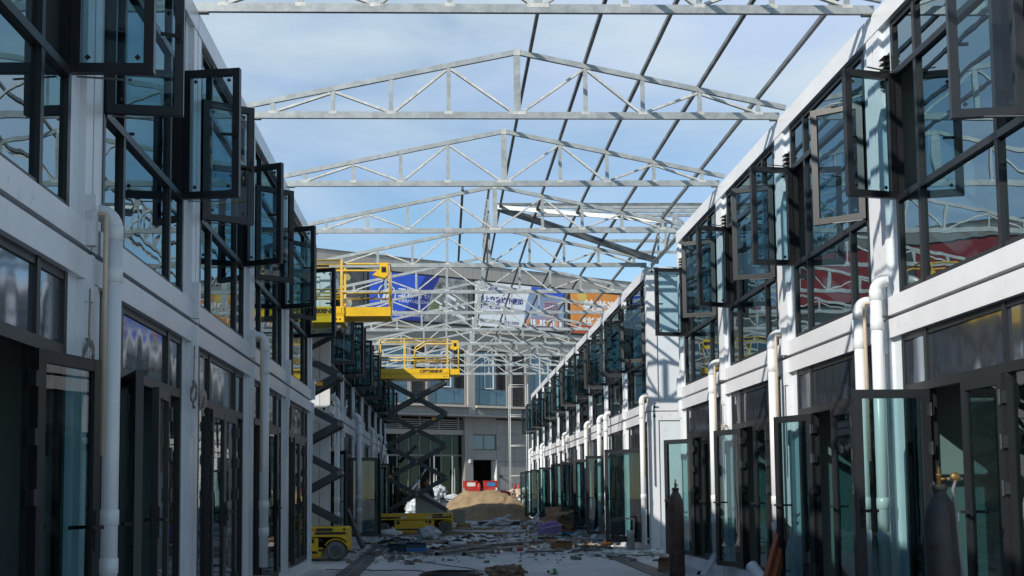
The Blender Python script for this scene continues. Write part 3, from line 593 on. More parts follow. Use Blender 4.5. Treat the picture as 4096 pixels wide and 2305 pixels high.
t = board('second red billboard beyond the left row, seen mirrored in the windows', -24.0, -16.0, P_RED); pr(t, P_WHITE, [(-23.5, 10.2), (-16.5, 10.2), (-16.5, 10.8), (-23.5, 10.8)])
# ---------------------------------------------------------------- scissor lifts
ORANGE = mat('orange_sticker', (.75, .33, .02), .5); LABELW = mat('pale_label', (.62, .62, .56), .5); PANELD = mat('dark_control_panel', (.03, .025, .022), .4); GREYT = mat('stencil_grey', (.42, .44, .44), .6)
def arc(cx, cz, r, a0, a1, n=10): return [(cx+r*math.cos(math.radians(a0+(a1-a0)*q/n)), cz+r*math.sin(math.radians(a0+(a1-a0)*q/n))) for q in range(n+1)]
def scissor_lift(label, loc, top, ext, code, armcode=None):
    """x along the machine, front side at y=-.40; top = underside of the deck, ext = extension of the roll-out deck"""
    t = thing('scissor_lift', label, 'scissor lift', loc, 0, group='yellow scissor lifts')
    H = .40; wl, wr = -.88, .88
    prof = [(-1.08, .62), (-1.08, .27)] + arc(wl, .18, .25, 160, 0, 12) + [(-.60, .06), (.60, .06)] + arc(wr, .18, .25, 180, 20, 12) + [(1.08, .27), (1.08, .62)]
    ch = MB().prism(prof, -H+.03, H-.03).build('chassis', YEL, t); bevel(ch, .012)
    MB().box(-.58, .56, -H+.012, -H+.032, .10, .42).build('hatch', YEL, ch); MB().box(-.56, .54, -H+.006, -H+.012, .14, .185).build('stripe', BLACK, ch)
    MB().box(-1.06, -.42, -H+.024, -H+.029, .475, .525).build('stripe', BLACK, ch); MB().box(.50, 1.06, -H+.024, -H+.029, .485, .530).build('stripe', BLACK, ch)
    MB().box(-.38, -.22, -H+.022, -H+.029, .47, .54).build('sticker', LABELW, ch); MB().box(.34, .48, -H+.022, -H+.029, .49, .54).build('sticker', LABELW, ch)
    MB().prism(arc(-.47, .36, .055, 0, 330, 11), -H+.004, -H+.012).build('badge', BLACK, ch); MB().prism(arc(.33, .38, .03, 0, 330, 11), -H+.004, -H+.012).build('key_switch', BLACK, ch); MB().box(.40, .48, -H+.004, -H+.012, .33, .41).build('socket', BLACK, ch)
    MB().box(.52, .82, -H+.018, -H+.029, .545, .60).build('control_panel', PANELD, ch); MB().box(.42, .50, -H+.022, -H+.029, .548, .60).build('sticker', ORANGE, ch)
    for (a, b) in ((.56, .60), (.56, .60)): pass
    for zz in (.18, .36): MB().box(.56, .64, -H+.006, -H+.024, zz, zz+.04).build('latch', BLACK, ch)
    for xx in (-1.04, 1.03): MB().prism(arc(xx, .575, .022, 0, 330, 11), -H+.018, -H+.029).build('lug', BLACK, ch)
    MB().box(-1.11, -1.082, -H+.06, H-.06, .20, .60).build('end_plate', YEL, ch); MB().box(1.082, 1.11, -H+.06, H-.06, .20, .60).build('end_plate', YEL, ch)
    fender = MB()
    for q in range(6):
        a0, a1 = math.radians(150-q*20), math.radians(130-q*20)
        fender.bar((wr+.225*math.cos(a0), -H+.07, .18+.225*math.sin(a0)), (wr+.225*math.cos(a1), -H+.07, .18+.225*math.sin(a1)), .16, .02, (0, 0, 1))
    fender.build('wheel_guard', YEL, ch)
    for xx in (wl, wr):
        for sy in (-1, 1):
            tb = MB().lathe([(.115, -.06), (.178, -.055), (.188, -.03), (.188, .03), (.178, .055), (.115, .06)], 28, (0, 0, 0), 'Y').build('wheel', TYRE, t, True, (xx, sy*(H-.05), .188))
            MB().lathe([(.01, -.045), (.118, -.05), (.128, -.062), (.134, -.062), (.134, .062), (.128, .062), (.118, .05), (.01, .045)], 24, (0, 0, 0), 'Y').build('rim', HUB, tb)
            MB().lathe([(.035, -.07), (.035, .07)], 12, (0, 0, 0), 'Y').build('hub', TYRE, tb)
    xl, xr = -.80, .93; n = 4; z0 = .70; dz = (top-.06-z0)/n
    for k_ in range(n):
        a, b = z0+k_*dz, z0+(k_+1)*dz
        for sy in (-1, 1):
            for (p, q, off) in (((xl, a), (xr, b), .30), ((xl, b), (xr, a), .235)):
                ar = MB().bar((p[0], sy*off, p[1]), (q[0], sy*off, q[1]), .05, .125).build('scissor_arm', ARM, t)
        for (xx, zz) in ((xl, b), (xr, b), ((xl+xr)/2, (a+b)/2)):
            MB().tube([(xx, -.345, zz), (xx, .345, zz)], .042, 12).build('pivot_pin', GALVD, t)
        for xx in (xl, xr):
            MB().box(xx-.05, xx+.05, -.332, -.327, b-.03, b+.03).build('pivot_cap', ARM, t)
    MB().box(xr-.42, xr-.30, -.332, -.327, z0+3*dz-.20, z0+3*dz-.13).build('sticker', ORANGE, t); MB().box(xl+.05, xl+.14, -.332, -.327, z0+1*dz+.02, z0+1*dz+.08).build('sticker', ORANGE, t)
    MB().tube([(-.35, 0, z0+.1*dz+.1), (.12, 0, z0+.95*dz)], .055, 14).tube([(.12, 0, z0+.95*dz), (.35, 0, z0+1.32*dz)], .03, 12).build('hydraulic_cylinder', CHROME, t, True)
    MB().tube([(-.45, 0, z0+1.5*dz), (.05, 0, z0+2.0*dz)], .05, 12).build('hydraulic_cylinder', ARM, t, True)
    MB().tube([(-.85, .05, .62), (-.95, .0, 1.2), (-.88, .02, 1.8), (-.97, -.02, 2.3), (-.9, 0, 2.9), (-.95, .02, 3.6), (-.86, 0, 4.2)], .016, 7).build('hose', BLACK, t, True)
    # deck
    zt = top
    dk = MB().box(-1.03, 1.03, -H, H, zt, zt+.16).box(-1.03, 1.03, -H, -H+.02, zt+.16, zt+.30).box(-1.03, 1.03, H-.02, H, zt+.16, zt+.30).build('platform_deck', YEL, t); bevel(dk, .008)
    MB().box(-1.03, 1.02, -H-.004, -H-.001, zt+.135, zt+.14).build('deck_seam', ARM, dk); MB().box(.90, .98, -H-.006, -H-.001, zt+.175, zt+.275).build('deck_plate', YEL, dk)
    for xx in (.88, .95): MB().prism(arc(xx, zt+.06, .016, 0, 330, 10), -H-.005, -H-.001).build('deck_bolt', BLACK, dk)
    x1 = 1.03+ext; ex = MB().box(1.0, x1, -H+.03, H-.03, zt+.12, zt+.15).box(1.032, x1, -H+.03, -H+.05, zt+.15, zt+.29).box(1.032, x1, H-.05, H-.03, zt+.15, zt+.29).box(x1-.02, x1, -H+.05, H-.05, zt+.15, zt+.29).build('extension_deck', YEL, t)
    text('lettering', code, .125, BLACK, dk, (.17, -H-.003, zt+.175), RT, .004, xs=.95)
    r_, zr, zm = .018, zt+1.17, zt+.62
    for sy in (-1, 1):
        y = sy*(H-.02); g = MB()
        g.tube([(-1.0, y, zt+.2), (-1.0, y, zr-.08), (-.97, y, zr-.02), (-.90, y, zr), (.95, y, zr)], r_*1.1, 8).build('guard_rail', YELW, t, True)
        MB().tube([(-1.0, y, zm), (1.0, y, zm)], r_, 8).build('mid_rail', YELW, t, True)
        for xx in (-.28, .98): MB().box(xx-.022, xx+.022, y-.018, y+.018, zt+.28, zr).build('rail_post', YELW, t)
        yi = sy*(H-.075)
        MB().tube([(.02, yi, zt+.3), (.02, yi, zt+.85), (.05, yi, zt+.93), (.30, yi, zr-.09), (.36, yi, zr-.06), (x1-.10, yi, zr-.06), (x1-.03, yi, zr-.09), (x1-.02, yi, zr-.16), (x1-.02, yi, zt+.25)], r_*1.1, 8).build('extension_rail', YELW, t, True)
        MB().tube([(.02, yi, zm-.06), (x1-.02, yi, zm-.06)], r_, 8).build('extension_mid_rail', YELW, t, True)
    for zz in (zr-.06, zm-.06): MB().tube([(x1-.02, -H+.075, zz), (x1-.02, H-.075, zz)], r_, 8).build('end_rail', YELW, t, True)
    for zz in (zr-.03, zm, zt+.42): MB().tube([(-1.0, -H+.02, zz), (-1.0, H-.02, zz)], r_, 8).build('end_rail', YELW, t, True)
    bx = MB().prism([(x1-.34, zr-.27), (x1-.20, zr-.16), (x1-.20, zr-.04), (x1-.05, zr-.04), (x1-.05, zr-.28), (x1-.12, zr-.33)], -H+.05, -H+.20).build('control_box', YEL, t)
    MB().box(x1-.17, x1-.09, -H+.04, -H+.05, zr-.22, zr-.12).build('control_face', PANELD, bx); MB().tube([(x1-.14, -H+.06, zr-.22), (x1-.12, -H+.02, zr-.15)], .012, 6).build('joystick', BLACK, bx)
    MB().tube([(x1-.12, -H+.15, zr-.32), (x1-.16, -H+.16, zr-.5), (x1-.32, -H+.2, zr-.68), (x1-.5, -H+.2, zr-.72), (x1-.62, -H+.18, zr-.64)], .012, 7).build('control_cable', BLACK, t, True)
    if armcode:
        a, b = z0+3*dz, z0+2*dz; ang = math.atan2(dz, xr-xl)
        o = text('lettering', armcode, .12, GREYT, t, (.12, -.3275, z0+2*dz+.50*dz+.02), (math.pi/2, -ang, 0), .003)
        o.rotation_euler = (Matrix.Rotation(-ang, 3, 'Y') @ Matrix.Rotation(math.pi/2, 3, 'X')).to_euler()
    return t
scissor_lift('yellow scissor lift raised in the left alley, its deck rolled out over the street', (-2.88, 21.55, 0), 4.40, .86, 'CFPT0808NP', '7576-777')
scissor_lift('yellow scissor lift raised in the middle of the street, nearer the sand heap', (-.88, 33.6, 0), 4.52, .30, 'CFPT0808NP')
# ---------------------------------------------------------------- sand heap
def heap():
    bm = bmesh.new(); nx, ny = 90, 60; grid = {}
    from mathutils import noise
    for i in range(nx+1):
        for j in range(ny+1):
            x = -2.6+5.2*i/nx; y = -2.0+4.4*j/ny
            # two merged mounds with angle-of-repose flanks and a flat trampled crest
            h1 = 1.78-.70*math.sqrt((max(0, abs(x+.15)-.75))**2+(y-.35)**2*1.1); h2 = 1.50-.72*math.sqrt((max(0, abs(x-.6)-.7))**2+(y+.45)**2)
            h3 = .75-.55*math.sqrt((x+1.5)**2+(y-.1)**2); h4 = .55-.5*math.sqrt((x-1.9)**2*.7+(y+.3)**2)
            h = max(h1, h2, h3, h4); h = min(h, 1.60+.03*math.sin(x*3)-.12*max(0, x-.6))
            p = Vector((x, y, 0)); h += .05*noise.noise(p*1.1)+.03*noise.noise(p*3.2)+.014*noise.noise(p*9)
            gul = math.exp(-((x-1.25-.35*(y+.8))**2)/.02)*max(0, min(1, h)); h -= .10*gul
            h *= min(1, max(0, (2.6-abs(x))*2.2)); h *= min(1, max(0, (2.0+y)*2)) * min(1, max(0, (2.4-y)*2))
            grid[i, j] = bm.verts.new((x, y, max(-.02, h)))
    for i in range(nx):
        for j in range(ny): bm.faces.new((grid[i, j], grid[i+1, j], grid[i+1, j+1], grid[i, j+1]))
    me = bpy.data.meshes.new('sand_heap'); bm.to_mesh(me); bm.free(); return me
o = link('sand_heap', heap(), SAND, None, True, (1.72, 49.7, 0)); o.scale = (.76, .86, .78); tag(o, 'large heap of tan builders sand at the end of the street', 'sand heap')
# ---------------------------------------------------------------- gas cylinders
def gas_cylinder(label, loc, gauge, m):
    t = thing('gas_cylinder', label, 'gas cylinder', loc, random.uniform(0, 1), group='gas cylinders by the right doors')
    r = .112; MB().lathe([(.02, .0), (.10, .0), (r, .02), (r, .98), (r*.97, 1.05), (r*.86, 1.11), (r*.66, 1.17), (r*.45, 1.205), (.042, 1.225), (.042, 1.255), (.02, 1.26)], 32).build('body', m, t, True)
    MB().lathe([(.046, 1.235), (.05, 1.24), (.05, 1.275), (.046, 1.28)], 16).build('neck_ring', m, t, True)
    v = MB().lathe([(.012, 1.27), (.016, 1.28), (.016, 1.33), (.02, 1.335), (.02, 1.35), (.011, 1.355), (.011, 1.40)], 12).tube([(0, 0, 1.315), (.055, 0, 1.315)], .011, 8).build('valve', BRASS, t, True)
    MB().box(r-.022, r+.001, -.03, .03, 1.03, 1.085).build('sticker', LABELW, t)
    if gauge:
        MB().lathe([(.005, -.02), (.034, -.02), (.036, .0), (.034, .018), (.005, .02)], 16, (.10, -.01, 1.325), 'Y').build('regulator', BRASS, t, True); MB().tube([(.05, 0, 1.315), (.15, 0, 1.315)], .012, 8).build('regulator_stem', GALVD, t, True)
    return t
CYLD = mat('dark_grey_cylinder', (.034, .032, .032), .6, .2, var=.3, scale=6, fine=.3)
gas_cylinder('brown rusty gas cylinder standing in front of an open door on the right', (3.30, 16.35, 0), False, RUST)
g = gas_cylinder('dark gas cylinder with a brass regulator and hose by the nearest right door', (3.37, 7.72, 0), True, CYLD); g.rotation_euler[2] = -.3
MB().tube([(.10, -.03, 1.30), (.075, -.07, 1.24), (.085, -.10, 1.1), (.10, -.115, .8), (.14, -.12, .4), (.16, -.10, .05), (.1, -.3, .012)], .011, 8).build('hose', RUBBER, g, True)
# ---------------------------------------------------------------- worker behind the lift
SKIN = mat('skin', (.36, .21, .14), .55, var=.06); HAIR = mat('black_hair', (.008, .007, .007), .6, bump=.004, bscale=60); SHIRT = mat('dark_work_shirt', (.05, .06, .075), .8, bump=.004, bscale=14)
def skin_body(joints, edges, name, m, parent, sub=2):
    me = bpy.data.meshes.new(name); me.from_pydata([j[0] for j in joints], edges, []); o = link(name, me, m, parent)
    md = o.modifiers.new('skin', 'SKIN'); md.use_smooth_shade = True; layer = me.skin_vertices[0].data
    for i, (_, r) in enumerate(joints): layer[i].radius = (r, r) if not isinstance(r, tuple) else r
    layer[0].use_root = True; sb = o.modifiers.new('sub', 'SUBSURF'); sb.levels = sb.render_levels = sub
    dg = bpy.context.evaluated_depsgraph_get(); me2 = bpy.data.meshes.new_from_object(o.evaluated_get(dg)); o.modifiers.clear(); o.data = me2; me2.name = name
    return o
def worker():
    t = thing('person', 'person with short black hair in dark work clothes behind the grey sheet', 'person', (-.56, 34.75, 0), 0)
    J = [((0, 0, .88), (.15, .11)), ((0, 0, 1.08), (.14, .10)), ((0, -.02, 1.27), (.17, .11)), ((0, -.02, 1.36), (.09, .08)), ((0, -.03, 1.42), .052),
         ((-.16, -.02, 1.31), .062), ((-.21, -.05, 1.05), .045), ((-.13, -.24, 1.16), .036), ((-.08, -.29, 1.22), .03),
         ((.16, -.02, 1.31), .062), ((.22, -.06, 1.05), .045), ((.12, -.26, 1.12), .036), ((.05, -.31, 1.17), .03),
         ((-.09, 0, .82), .085), ((-.10, -.03, .46), .06), ((-.11, .02, .09), .045), ((-.11, -.14, .04), .035),
         ((.09, 0, .82), .085), ((.11, -.03, .46), .06), ((.12, .02, .09), .045), ((.12, -.14, .04), .035)]
    E_ = [(0, 1), (1, 2), (2, 3), (3, 4), (2, 5), (5, 6), (6, 7), (7, 8), (2, 9), (9, 10), (10, 11), (11, 12), (0, 13), (13, 14), (14, 15), (15, 16), (0, 17), (17, 18), (18, 19), (19, 20)]
    body = skin_body(J, E_, 'body', SHIRT, t)
    hd = MB().lathe([(.005, -.115), (.045, -.11), (.062, -.085), (.072, -.04), (.078, .02), (.074, .07), (.055, .105), (.02, .12), (.003, .122)], 20).build('head', SKIN, t, True, (0, -.045, 1.515), .5)
    MB().prism([(-.014, -.03), (.014, -.03), (.005, .02), (-.005, .02)], -.105, -.07).build('nose', SKIN, hd); 
    for sx in (-1, 1): MB().lathe([(.004, -.02), (.018, -.008), (.018, .01), (.004, .022)], 8, (sx*.078, .005, -.01)).build('ear', SKIN, hd, True); MB().lathe([(.002, -.006), (.011, 0), (.002, .006)], 8, (sx*.03, -.070, .012)).build('eye', BLACK, hd, True)
    MB().box(-.022, .022, -.073, -.066, -.058, -.050).build('mouth', mat('lips', (.25, .10, .08)), hd)
    hr = MB()
    prof = [(.083, .03), (.086, .06), (.078, .095), (.055, .125), (.02, .138), (.003, .139)]
    hr.lathe(prof, 20, (0, .012, 0)).build('hair', HAIR, hd, True)
    for hx, hz, hy in ((-.08, 1.22, -.30), (.05, 1.17, -.32)):
        Jh = [((0, 0, 0), .026), ((.01, -.06, .01), .026)]; ed = [(0, 1)]
        for q in range(4):
            i = len(Jh); Jh += [((-.024+q*.016, -.085, .012), .009), ((-.028+q*.018, -.115-.006*(q in (1, 2)), .0), .008), ((-.028+q*.018, -.135, -.02), .007)]; ed += [(1, i), (i, i+1), (i+1, i+2)]
        i = len(Jh); Jh += [((.035, -.03, .012), .01), ((.05, -.06, .005), .008)]; ed += [(0, i), (i, i+1)]
        h = skin_body(Jh, ed, 'hand', SKIN, t, 1); h.location = (hx, hy, hz)
worker()
# ---------------------------------------------------------------- scaffold tower at the end of the right row
sf = thing('scaffold_tower', 'thin white scaffold frame standing at the end of the right row', 'scaffold', (3.15, 54.6, 0))
for (x, y) in ((0, 0), (.85, 0), (0, 1.2), (.85, 1.2)): MB().tube([(x, y, 0), (x, y, 6.35)], .017, 8).build('upright', GALVP, sf, True)
for z in (.5, 1.95, 3.4, 4.85, 6.30):
    for y in (0, 1.2): MB().tube([(0, y, z), (.85, y, z)], .014, 7).build('rung', GALVP, sf, True)
    for x in (0, .85): MB().tube([(x, 0, z), (x, 1.2, z)], .013, 7).build('rung', GALVP, sf, True)
# ---------------------------------------------------------------- debris in the street
from mathutils import noise as mnoise
def blob(name, m, loc, size, label, cat, group=None, seed=0, amp=.35, f=2.2, sub=4, rz=0.):
    bm = bmesh.new(); bmesh.ops.create_icosphere(bm, subdivisions=sub, radius=1)
    for v in bm.verts:
        n = v.co.normalized(); d = 1+amp*mnoise.noise(n*f+Vector((seed*7.3, seed*3.1, 0)))+amp*.5*abs(mnoise.noise(n*f*2.6+Vector((seed, 0, 9))))
        v.co = Vector((n.x*size[0], n.y*size[1], n.z*size[2]))*d
        if v.co.z < -size[2]*.55: v.co.z = -size[2]*.55
    me = bpy.data.meshes.new(name); bm.to_mesh(me); bm.free()
    o = link(name, me, m, None, True, (loc[0], loc[1], loc[2]+size[2]*.55), rz); return tag(o, label, cat, group)
def sheet(name, m, loc, size, label, cat, group=None, seed=0, amp=.06, f=3., rz=0., tilt=(0, 0), th=.006, smooth=True):
    nx, ny = 22, 14; mb = MB(); top = []
    for j in range(ny+1):
        for i in range(nx+1):
            x, y = size[0]*(i/nx-.5), size[1]*(j/ny-.5); p = Vector((x*f, y*f, seed*5.7))
            e = .06*mnoise.noise(Vector((i*.5, j*.5, seed)))
            z = abs(amp*2*mnoise.noise(p))+amp*.7*abs(mnoise.noise(p*2.7)); mb.v.append((x+e*size[0], y+e*size[1], z+.004))
    K = (nx+1)*(ny+1); mb.v += [(x, y, z-th) for (x, y, z) in mb.v[:K]]
    for j in range(ny):
        for i in range(nx):
            a = j*(nx+1)+i; q = (a, a+1, a+nx+2, a+nx+1); mb.f.append(q); mb.f.append(tuple(K+w_ for w_ in reversed(q)))
    o = mb.build(name, m, None, smooth, loc, rz); o.rotation_euler[0], o.rotation_euler[1] = tilt
    return tag(o, label, cat, group)
def beamz(name, m, p, q, w_, h_, label, cat, group=None, hollow=False):
    o = thing(name, label, cat, p, 0, group) if hollow else None
    d = Vector(q)-Vector(p)
    if hollow:      # open channel: web and two flanges
        L_ = d.length; u = d.normalized(); sd = Vector((-u.y, u.x, 0)).normalized()
        MB().bar((0, 0, h_-.006), d+Vector((0, 0, h_-.006)), w_, .008).build('web', m, o)
        for s_ in (-1, 1): MB().bar(sd*s_*(w_/2-.004)+Vector((0, 0, h_/2-.005)), d+sd*s_*(w_/2-.004)+Vector((0, 0, h_/2-.005)), .008, h_-.012).build('flange', m, o)
        return o
    return tag(MB().bar((0, 0, 0), d, w_, h_).build(name, m, None, False, p), label, cat, group)
def tubez(name, m, pts, r, label, cat, group=None, open_end=False):
    p0 = Vector(pts[0]); rel = [Vector(p)-p0 for p in pts]; mb = MB().tube(rel, r, 16, not open_end)
    if open_end:
        mb.tube(rel, r*.88, 16, False)
    return tag(mb.build(name, m, None, True, p0), label, cat, group)
def carton(name, m, loc, sz, rz, label, cat='box', group=None, flaps=True, tape=None):
    t = thing(name, label, cat, loc, rz, group); a, b, c = sz
    MB().box(-a/2, a/2, -b/2, b/2, 0, .004).box(-a/2, a/2, -b/2, -b/2+.005, .004, c).box(-a/2, a/2, b/2-.005, b/2, .004, c).box(-a/2, -a/2+.005, -b/2+.005, b/2-.005, .004, c).box(a/2-.005, a/2, -b/2+.005, b/2-.005, .004, c).build('carton_body', m, t)
    if flaps:
        for s_ in (-1, 1):
            MB().bar((-a/2, s_*b/2, c), (a/2, s_*b/2, c+.0), .004, .01).build('rim', m, t)
            MB().poly([(-a/2, s_*b/2, c), (a/2, s_*b/2, c), (a/2-.02, s_*(b/2+b*.35), c+.03), (-a/2+.02, s_*(b/2+b*.35), c+.05)]).build('flap', m, t)
    if tape: MB().box(-a/2-.002, a/2+.002, -b/2-.003, -b/2-.001, c*.25, c*.62).build('printed_band', tape, t)
    return t
G = on_ground
c6 = lambda x, y: G(1300+x/3.22, 2000+y/3.22)
c7 = lambda x, y: G(2050+x/3.68, 1980+y/3.68)
c4 = lambda x, y: G(1500+x/3.435, 1780+y/3.435)
BLUEC = mat('blue_carton', (.02, .13, .42), .6); TEAL = mat('dark_teal_carton', (.03, .07, .10), .6); PURP = mat('purple_plastic', (.40, .28, .56), .35); GREENP = mat('green_label', (.03, .30, .05), .4); REDP = mat('red_plastic', (.38, .03, .025), .4, var=.15); BLUEP = mat('blue_plastic', (.05, .18, .42), .35); MINT = mat('mint_sacking', (.24, .34, .28), .6, var=.25, scale=12)
carton('carton', TEAL, c6(1165, 690), (.42, .28, .19), .15, 'dark teal and blue cardboard carton on the rubble in the street centre', tape=BLUEC)
carton('carton', TEAL, c6(960, 690), (.34, .3, .17), -.35, 'crushed dark carton left of the blue-banded carton', flaps=True)
beamz('steel_channel', STEELB, c6(1440, 722), c6(2190, 605), .10, .075, 'grey steel channel, left one of the three lying in front of the lift', 'steel channel', 'steel channels lying on the ground', True)
beamz('steel_channel', STEELB, c6(1790, 722), c6(2560, 640), .10, .075, 'grey steel channel, nearest of the three, pointing at the cans', 'steel channel', 'steel channels lying on the ground', True)
beamz('steel_channel', STEELB, c6(1500, 662), c7(430, 720), .10, .08, 'long grey steel channel under the pale tube, farthest of the three', 'steel channel', 'steel channels lying on the ground', True)
tubez('pale_tube', PVC, [c6(1600, 645)+Vector((0, 0, .13)), c6(1815, 640)+Vector((0, 0, .13))], .045, 'short pale plastic tube lying on the long steel channel', 'tube')
blob('plastic_bag', BAGB, c6(1330, 515), (.30, .25, .22), 'puffy translucent plastic bag in front of the street lift', 'bag', seed=3)
blob('plastic_bag', BAGB, c7(10, 470)+Vector((-.4, 1, 0)), (.38, .3, .18), 'pale blue plastic bag heap beside the loose tube near the sand', 'bag', seed=5)
blob('plastic_bag', BAGW, c6(830, 470), (.30, .22, .13), 'whitish crumpled bag under the front wheel of the street lift', 'bag', seed=6)
sheet('plastic_sheet', BAGB, c6(700, 560), (1.0, .7), 'pale blue plastic film spread on the left rubble', 'plastic sheet', seed=2, amp=.07)
sheet('plastic_sheet', BAGW, c6(1950, 500), (.9, .7), 'pale plastic film draped over the rubble right of the lift', 'plastic sheet', seed=4, amp=.11)
sheet('metal_offcut', SHEET, c6(1700, 545), (1.1, .35), 'bent pale metal strip lying across the rubble right of the lift', 'metal strip', seed=9, amp=.10, rz=-.9, f=1.2)
sheet('black_film', BLACK, c6(1620, 585), (.6, .5), 'small black plastic film in the rubble behind the channels', 'plastic sheet', seed=8, amp=.05)
for i, (pa, pb, lb, mm_) in enumerate(((c6(1650, 402), c6(2135, 402), 'farther pale insulation board lying right of the street lift', SHEET), (c6(1640, 455), c6(2285, 470), 'nearer pale insulation board on timber, right of the street lift', SHEET))):
    t = thing('insulation_board', lb, 'board', pa, 0, 'insulation boards on the ground'); d = pb-pa
    MB().bar((0, .25, .115), d+Vector((0, .25, .115)), .6, .01).build('facing', mm_, t); MB().bar((0, .25, .08), d+Vector((0, .25, .08)), .59, .056).build('core', PALEWOOD, t); MB().bar((0, .25, .045), d+Vector((0, .25, .045)), .6, .01).build('facing', mm_, t)
    for f_ in (.15, .85): MB().bar(d*f_+Vector((0, -.02, .02)), d*f_+Vector((0, .5, .02)), .08, .04).build('bearer', PALEWOOD, t)
def can(label, p, rz, m, m2, L_=.20, r=.033, up=False):
    t = thing('spray_can', label, 'can', p, rz, 'discarded cans'); z = r
    pts = [(r*.45, -L_/2-.02), (r*.55, -L_/2), (r, -L_/2+.012), (r, L_/2-.012), (r*.9, L_/2)]
    MB().lathe(pts, 16, (0, 0, z), 'X').build('body', m, t, True); MB().lathe([(r*1.01, -L_*.22), (r*1.01, L_*.2)], 16, (0, 0, z), 'X').build('label', m2, t, True); MB().lathe([(r*.5, -L_/2-.035), (r*.5, -L_/2-.015)], 10, (0, 0, z), 'X').build('nozzle', BLACK, t, True)
can('white and red spray can lying at the end of the steel channels', c7(110, 850), .1, BAGW, REDP, .30, .05)
can('smaller white and red can lying left of the larger one', c6(2230, 690), .5, BAGW, REDP, .18, .035)
can('green and white can lying in the foreground', c7(610, 1172), .25, BAGW, GREENP, .13, .045)
can('small bright green can lying near the purple tub', c7(228, 545), .1, GREENP, BAGW, .10, .035); can('green bottle by the foot of the sand heap', c4(1870, 1010), .2, GREENP, GREENP, .2, .05)
can('pink and white can half hidden in the rubble behind the channels', c6(1640, 590), .3, REDP, BAGW, .2, .04)
tag(bevel(MB().box(-.10, .10, -.05, .05, 0, .055).build('brick', CARD, None, False, c6(2145, 915), .1), .006), 'single brown brick lying on the bare foreground slab', 'brick')
blob('paper_heap', mat('dry_leaf_paper', (.22, .16, .11), .9, var=.5, scale=16), c6(2335, 990), (.22, .16, .10), 'crumpled tan paper and leaves heap at the bottom edge of the picture', 'paper heap', seed=11, amp=.8, f=3.5)
for q in range(9):
    a = q*.7; p = c6(2335, 985); sheet('paper_scrap', CARD if q % 2 else BAGW, (p.x+.22*math.cos(a), p.y+.18*math.sin(a), .06), (.2, .14), 'torn scrap of brown paper sticking out of the foreground heap', 'paper', 'paper scraps in the foreground heap', seed=20+q, amp=.05, rz=a, tilt=(random.uniform(-.7, .7), random.uniform(-.9, .9)))
pts = []
for q in range(64):
    a = q*2*math.pi/16; pts.append((.48*math.cos(a)*(1-.004*q), .38*math.sin(a)*(1-.003*q), .016+.012*(q//16)+.004*math.sin(q*1.7)))
tag(MB().tube(pts, .014, 7).build('hose_coil', BLACK, None, True, c6(1620, 975)), 'flat coil of black hose on the foreground slab', 'hose')
def cable(label, pxs, r=.007):
    P = [c6(*p) for p in pxs]; Q = []
    for a, b in zip(P, P[1:]):
        for q in range(6): f_ = q/6; v = a.lerp(b, f_); Q.append(Vector((v.x+.03*math.sin(f_*5+a.x*3), v.y+.05*math.sin(f_*6.3+a.y), r+.003)))
    Q.append(P[-1]+Vector((0, 0, r))); o = MB().tube([q-Q[0] for q in Q], r, 6).build('cable', BLACK, None, True, Q[0]); tag(o, label, 'cable')
cable('thin black cable running diagonally across the foreground slab', [(640, 745), (860, 765), (1120, 795), (1380, 825), (1700, 870), (2200, 945)]); cable('thin black cable wandering over the foreground near the left drain', [(0, 905), (300, 905), (570, 905), (620, 918), (850, 915), (1120, 912), (1300, 935), (1480, 940)])
# right side
t = thing('plastic_tub', 'purple plastic tub lying on its side at the right of the street', 'tub', c7(550, 600), .3)
tb = MB().box(-.28, .28, -.17, .17, 0, .02).box(-.28, .28, -.17, -.155, .02, .25).box(-.28, .28, .155, .17, .02, .25).box(-.28, -.265, -.155, .155, .02, .25).box(.265, .28, -.155, .155, .02, .25).build('tub_body', PURP, t); tb.rotation_euler = (.25, -.18, 0); tb.location = (0, 0, .06)
rm = MB().box(-.31, .31, -.20, -.172, .23, .26).box(-.31, .31, .172, .20, .23, .26).build('rim', PURP, t); rm.rotation_euler = (.25, -.18, 0); rm.location = (0, 0, .06)
carton('carton', BLUEP, c7(810, 600), (.45, .25, .10), .35, 'flat bright blue carton beside the purple tub', flaps=False)
for q, (dx, dy, w_, h_, rz, tl) in enumerate(((0, 0, 1.0, .8, .3, (.5, .1)), (-.35, .2, .8, .7, -.4, (.25, .35)), (.3, .15, .9, .6, .9, (.6, -.3)), (-.05, .4, .9, .7, .1, (.9, .1)), (.1, -.3, .7, .5, -.2, (.15, -.2)))):
    sheet('cardboard_sheet', CARD, (3.42+dx*.7, 33.3+dy, .14+.11*q), (w_*1.0, h_*.9), '%s brown cardboard sheet of the heap by the open glass doors' % ['broad front', 'left', 'right slanting', 'upright rear', 'lowest'][q], 'cardboard', 'cardboard heap by the right doors', seed=30+q, amp=.06, rz=rz, tilt=tl, f=1.5, smooth=False)
sheet('sacking', MINT, c7(900, 625), (.9, .5), 'pale green sacking crumpled in front of the cardboard heap', 'sacking', seed=41, amp=.10)
tubez('pipe_offcut', PVC, [c7(930, 580), c7(1040, 560)+Vector((.1, .3, .12)), c7(1040, 560)+Vector((.3, .7, .42))], .065, 'white bent pipe offcut leaning by the cardboard heap', 'pipe', None, True)
tubez('pipe_offcut', PVC, [c7(1180, 665), c7(1200, 665)+Vector((.2, .15, .32)), c7(1200, 665)+Vector((.35, .25, .62))], .07, 'white bent pipe offcut leaning left of the wide glass door', 'pipe', None, True)
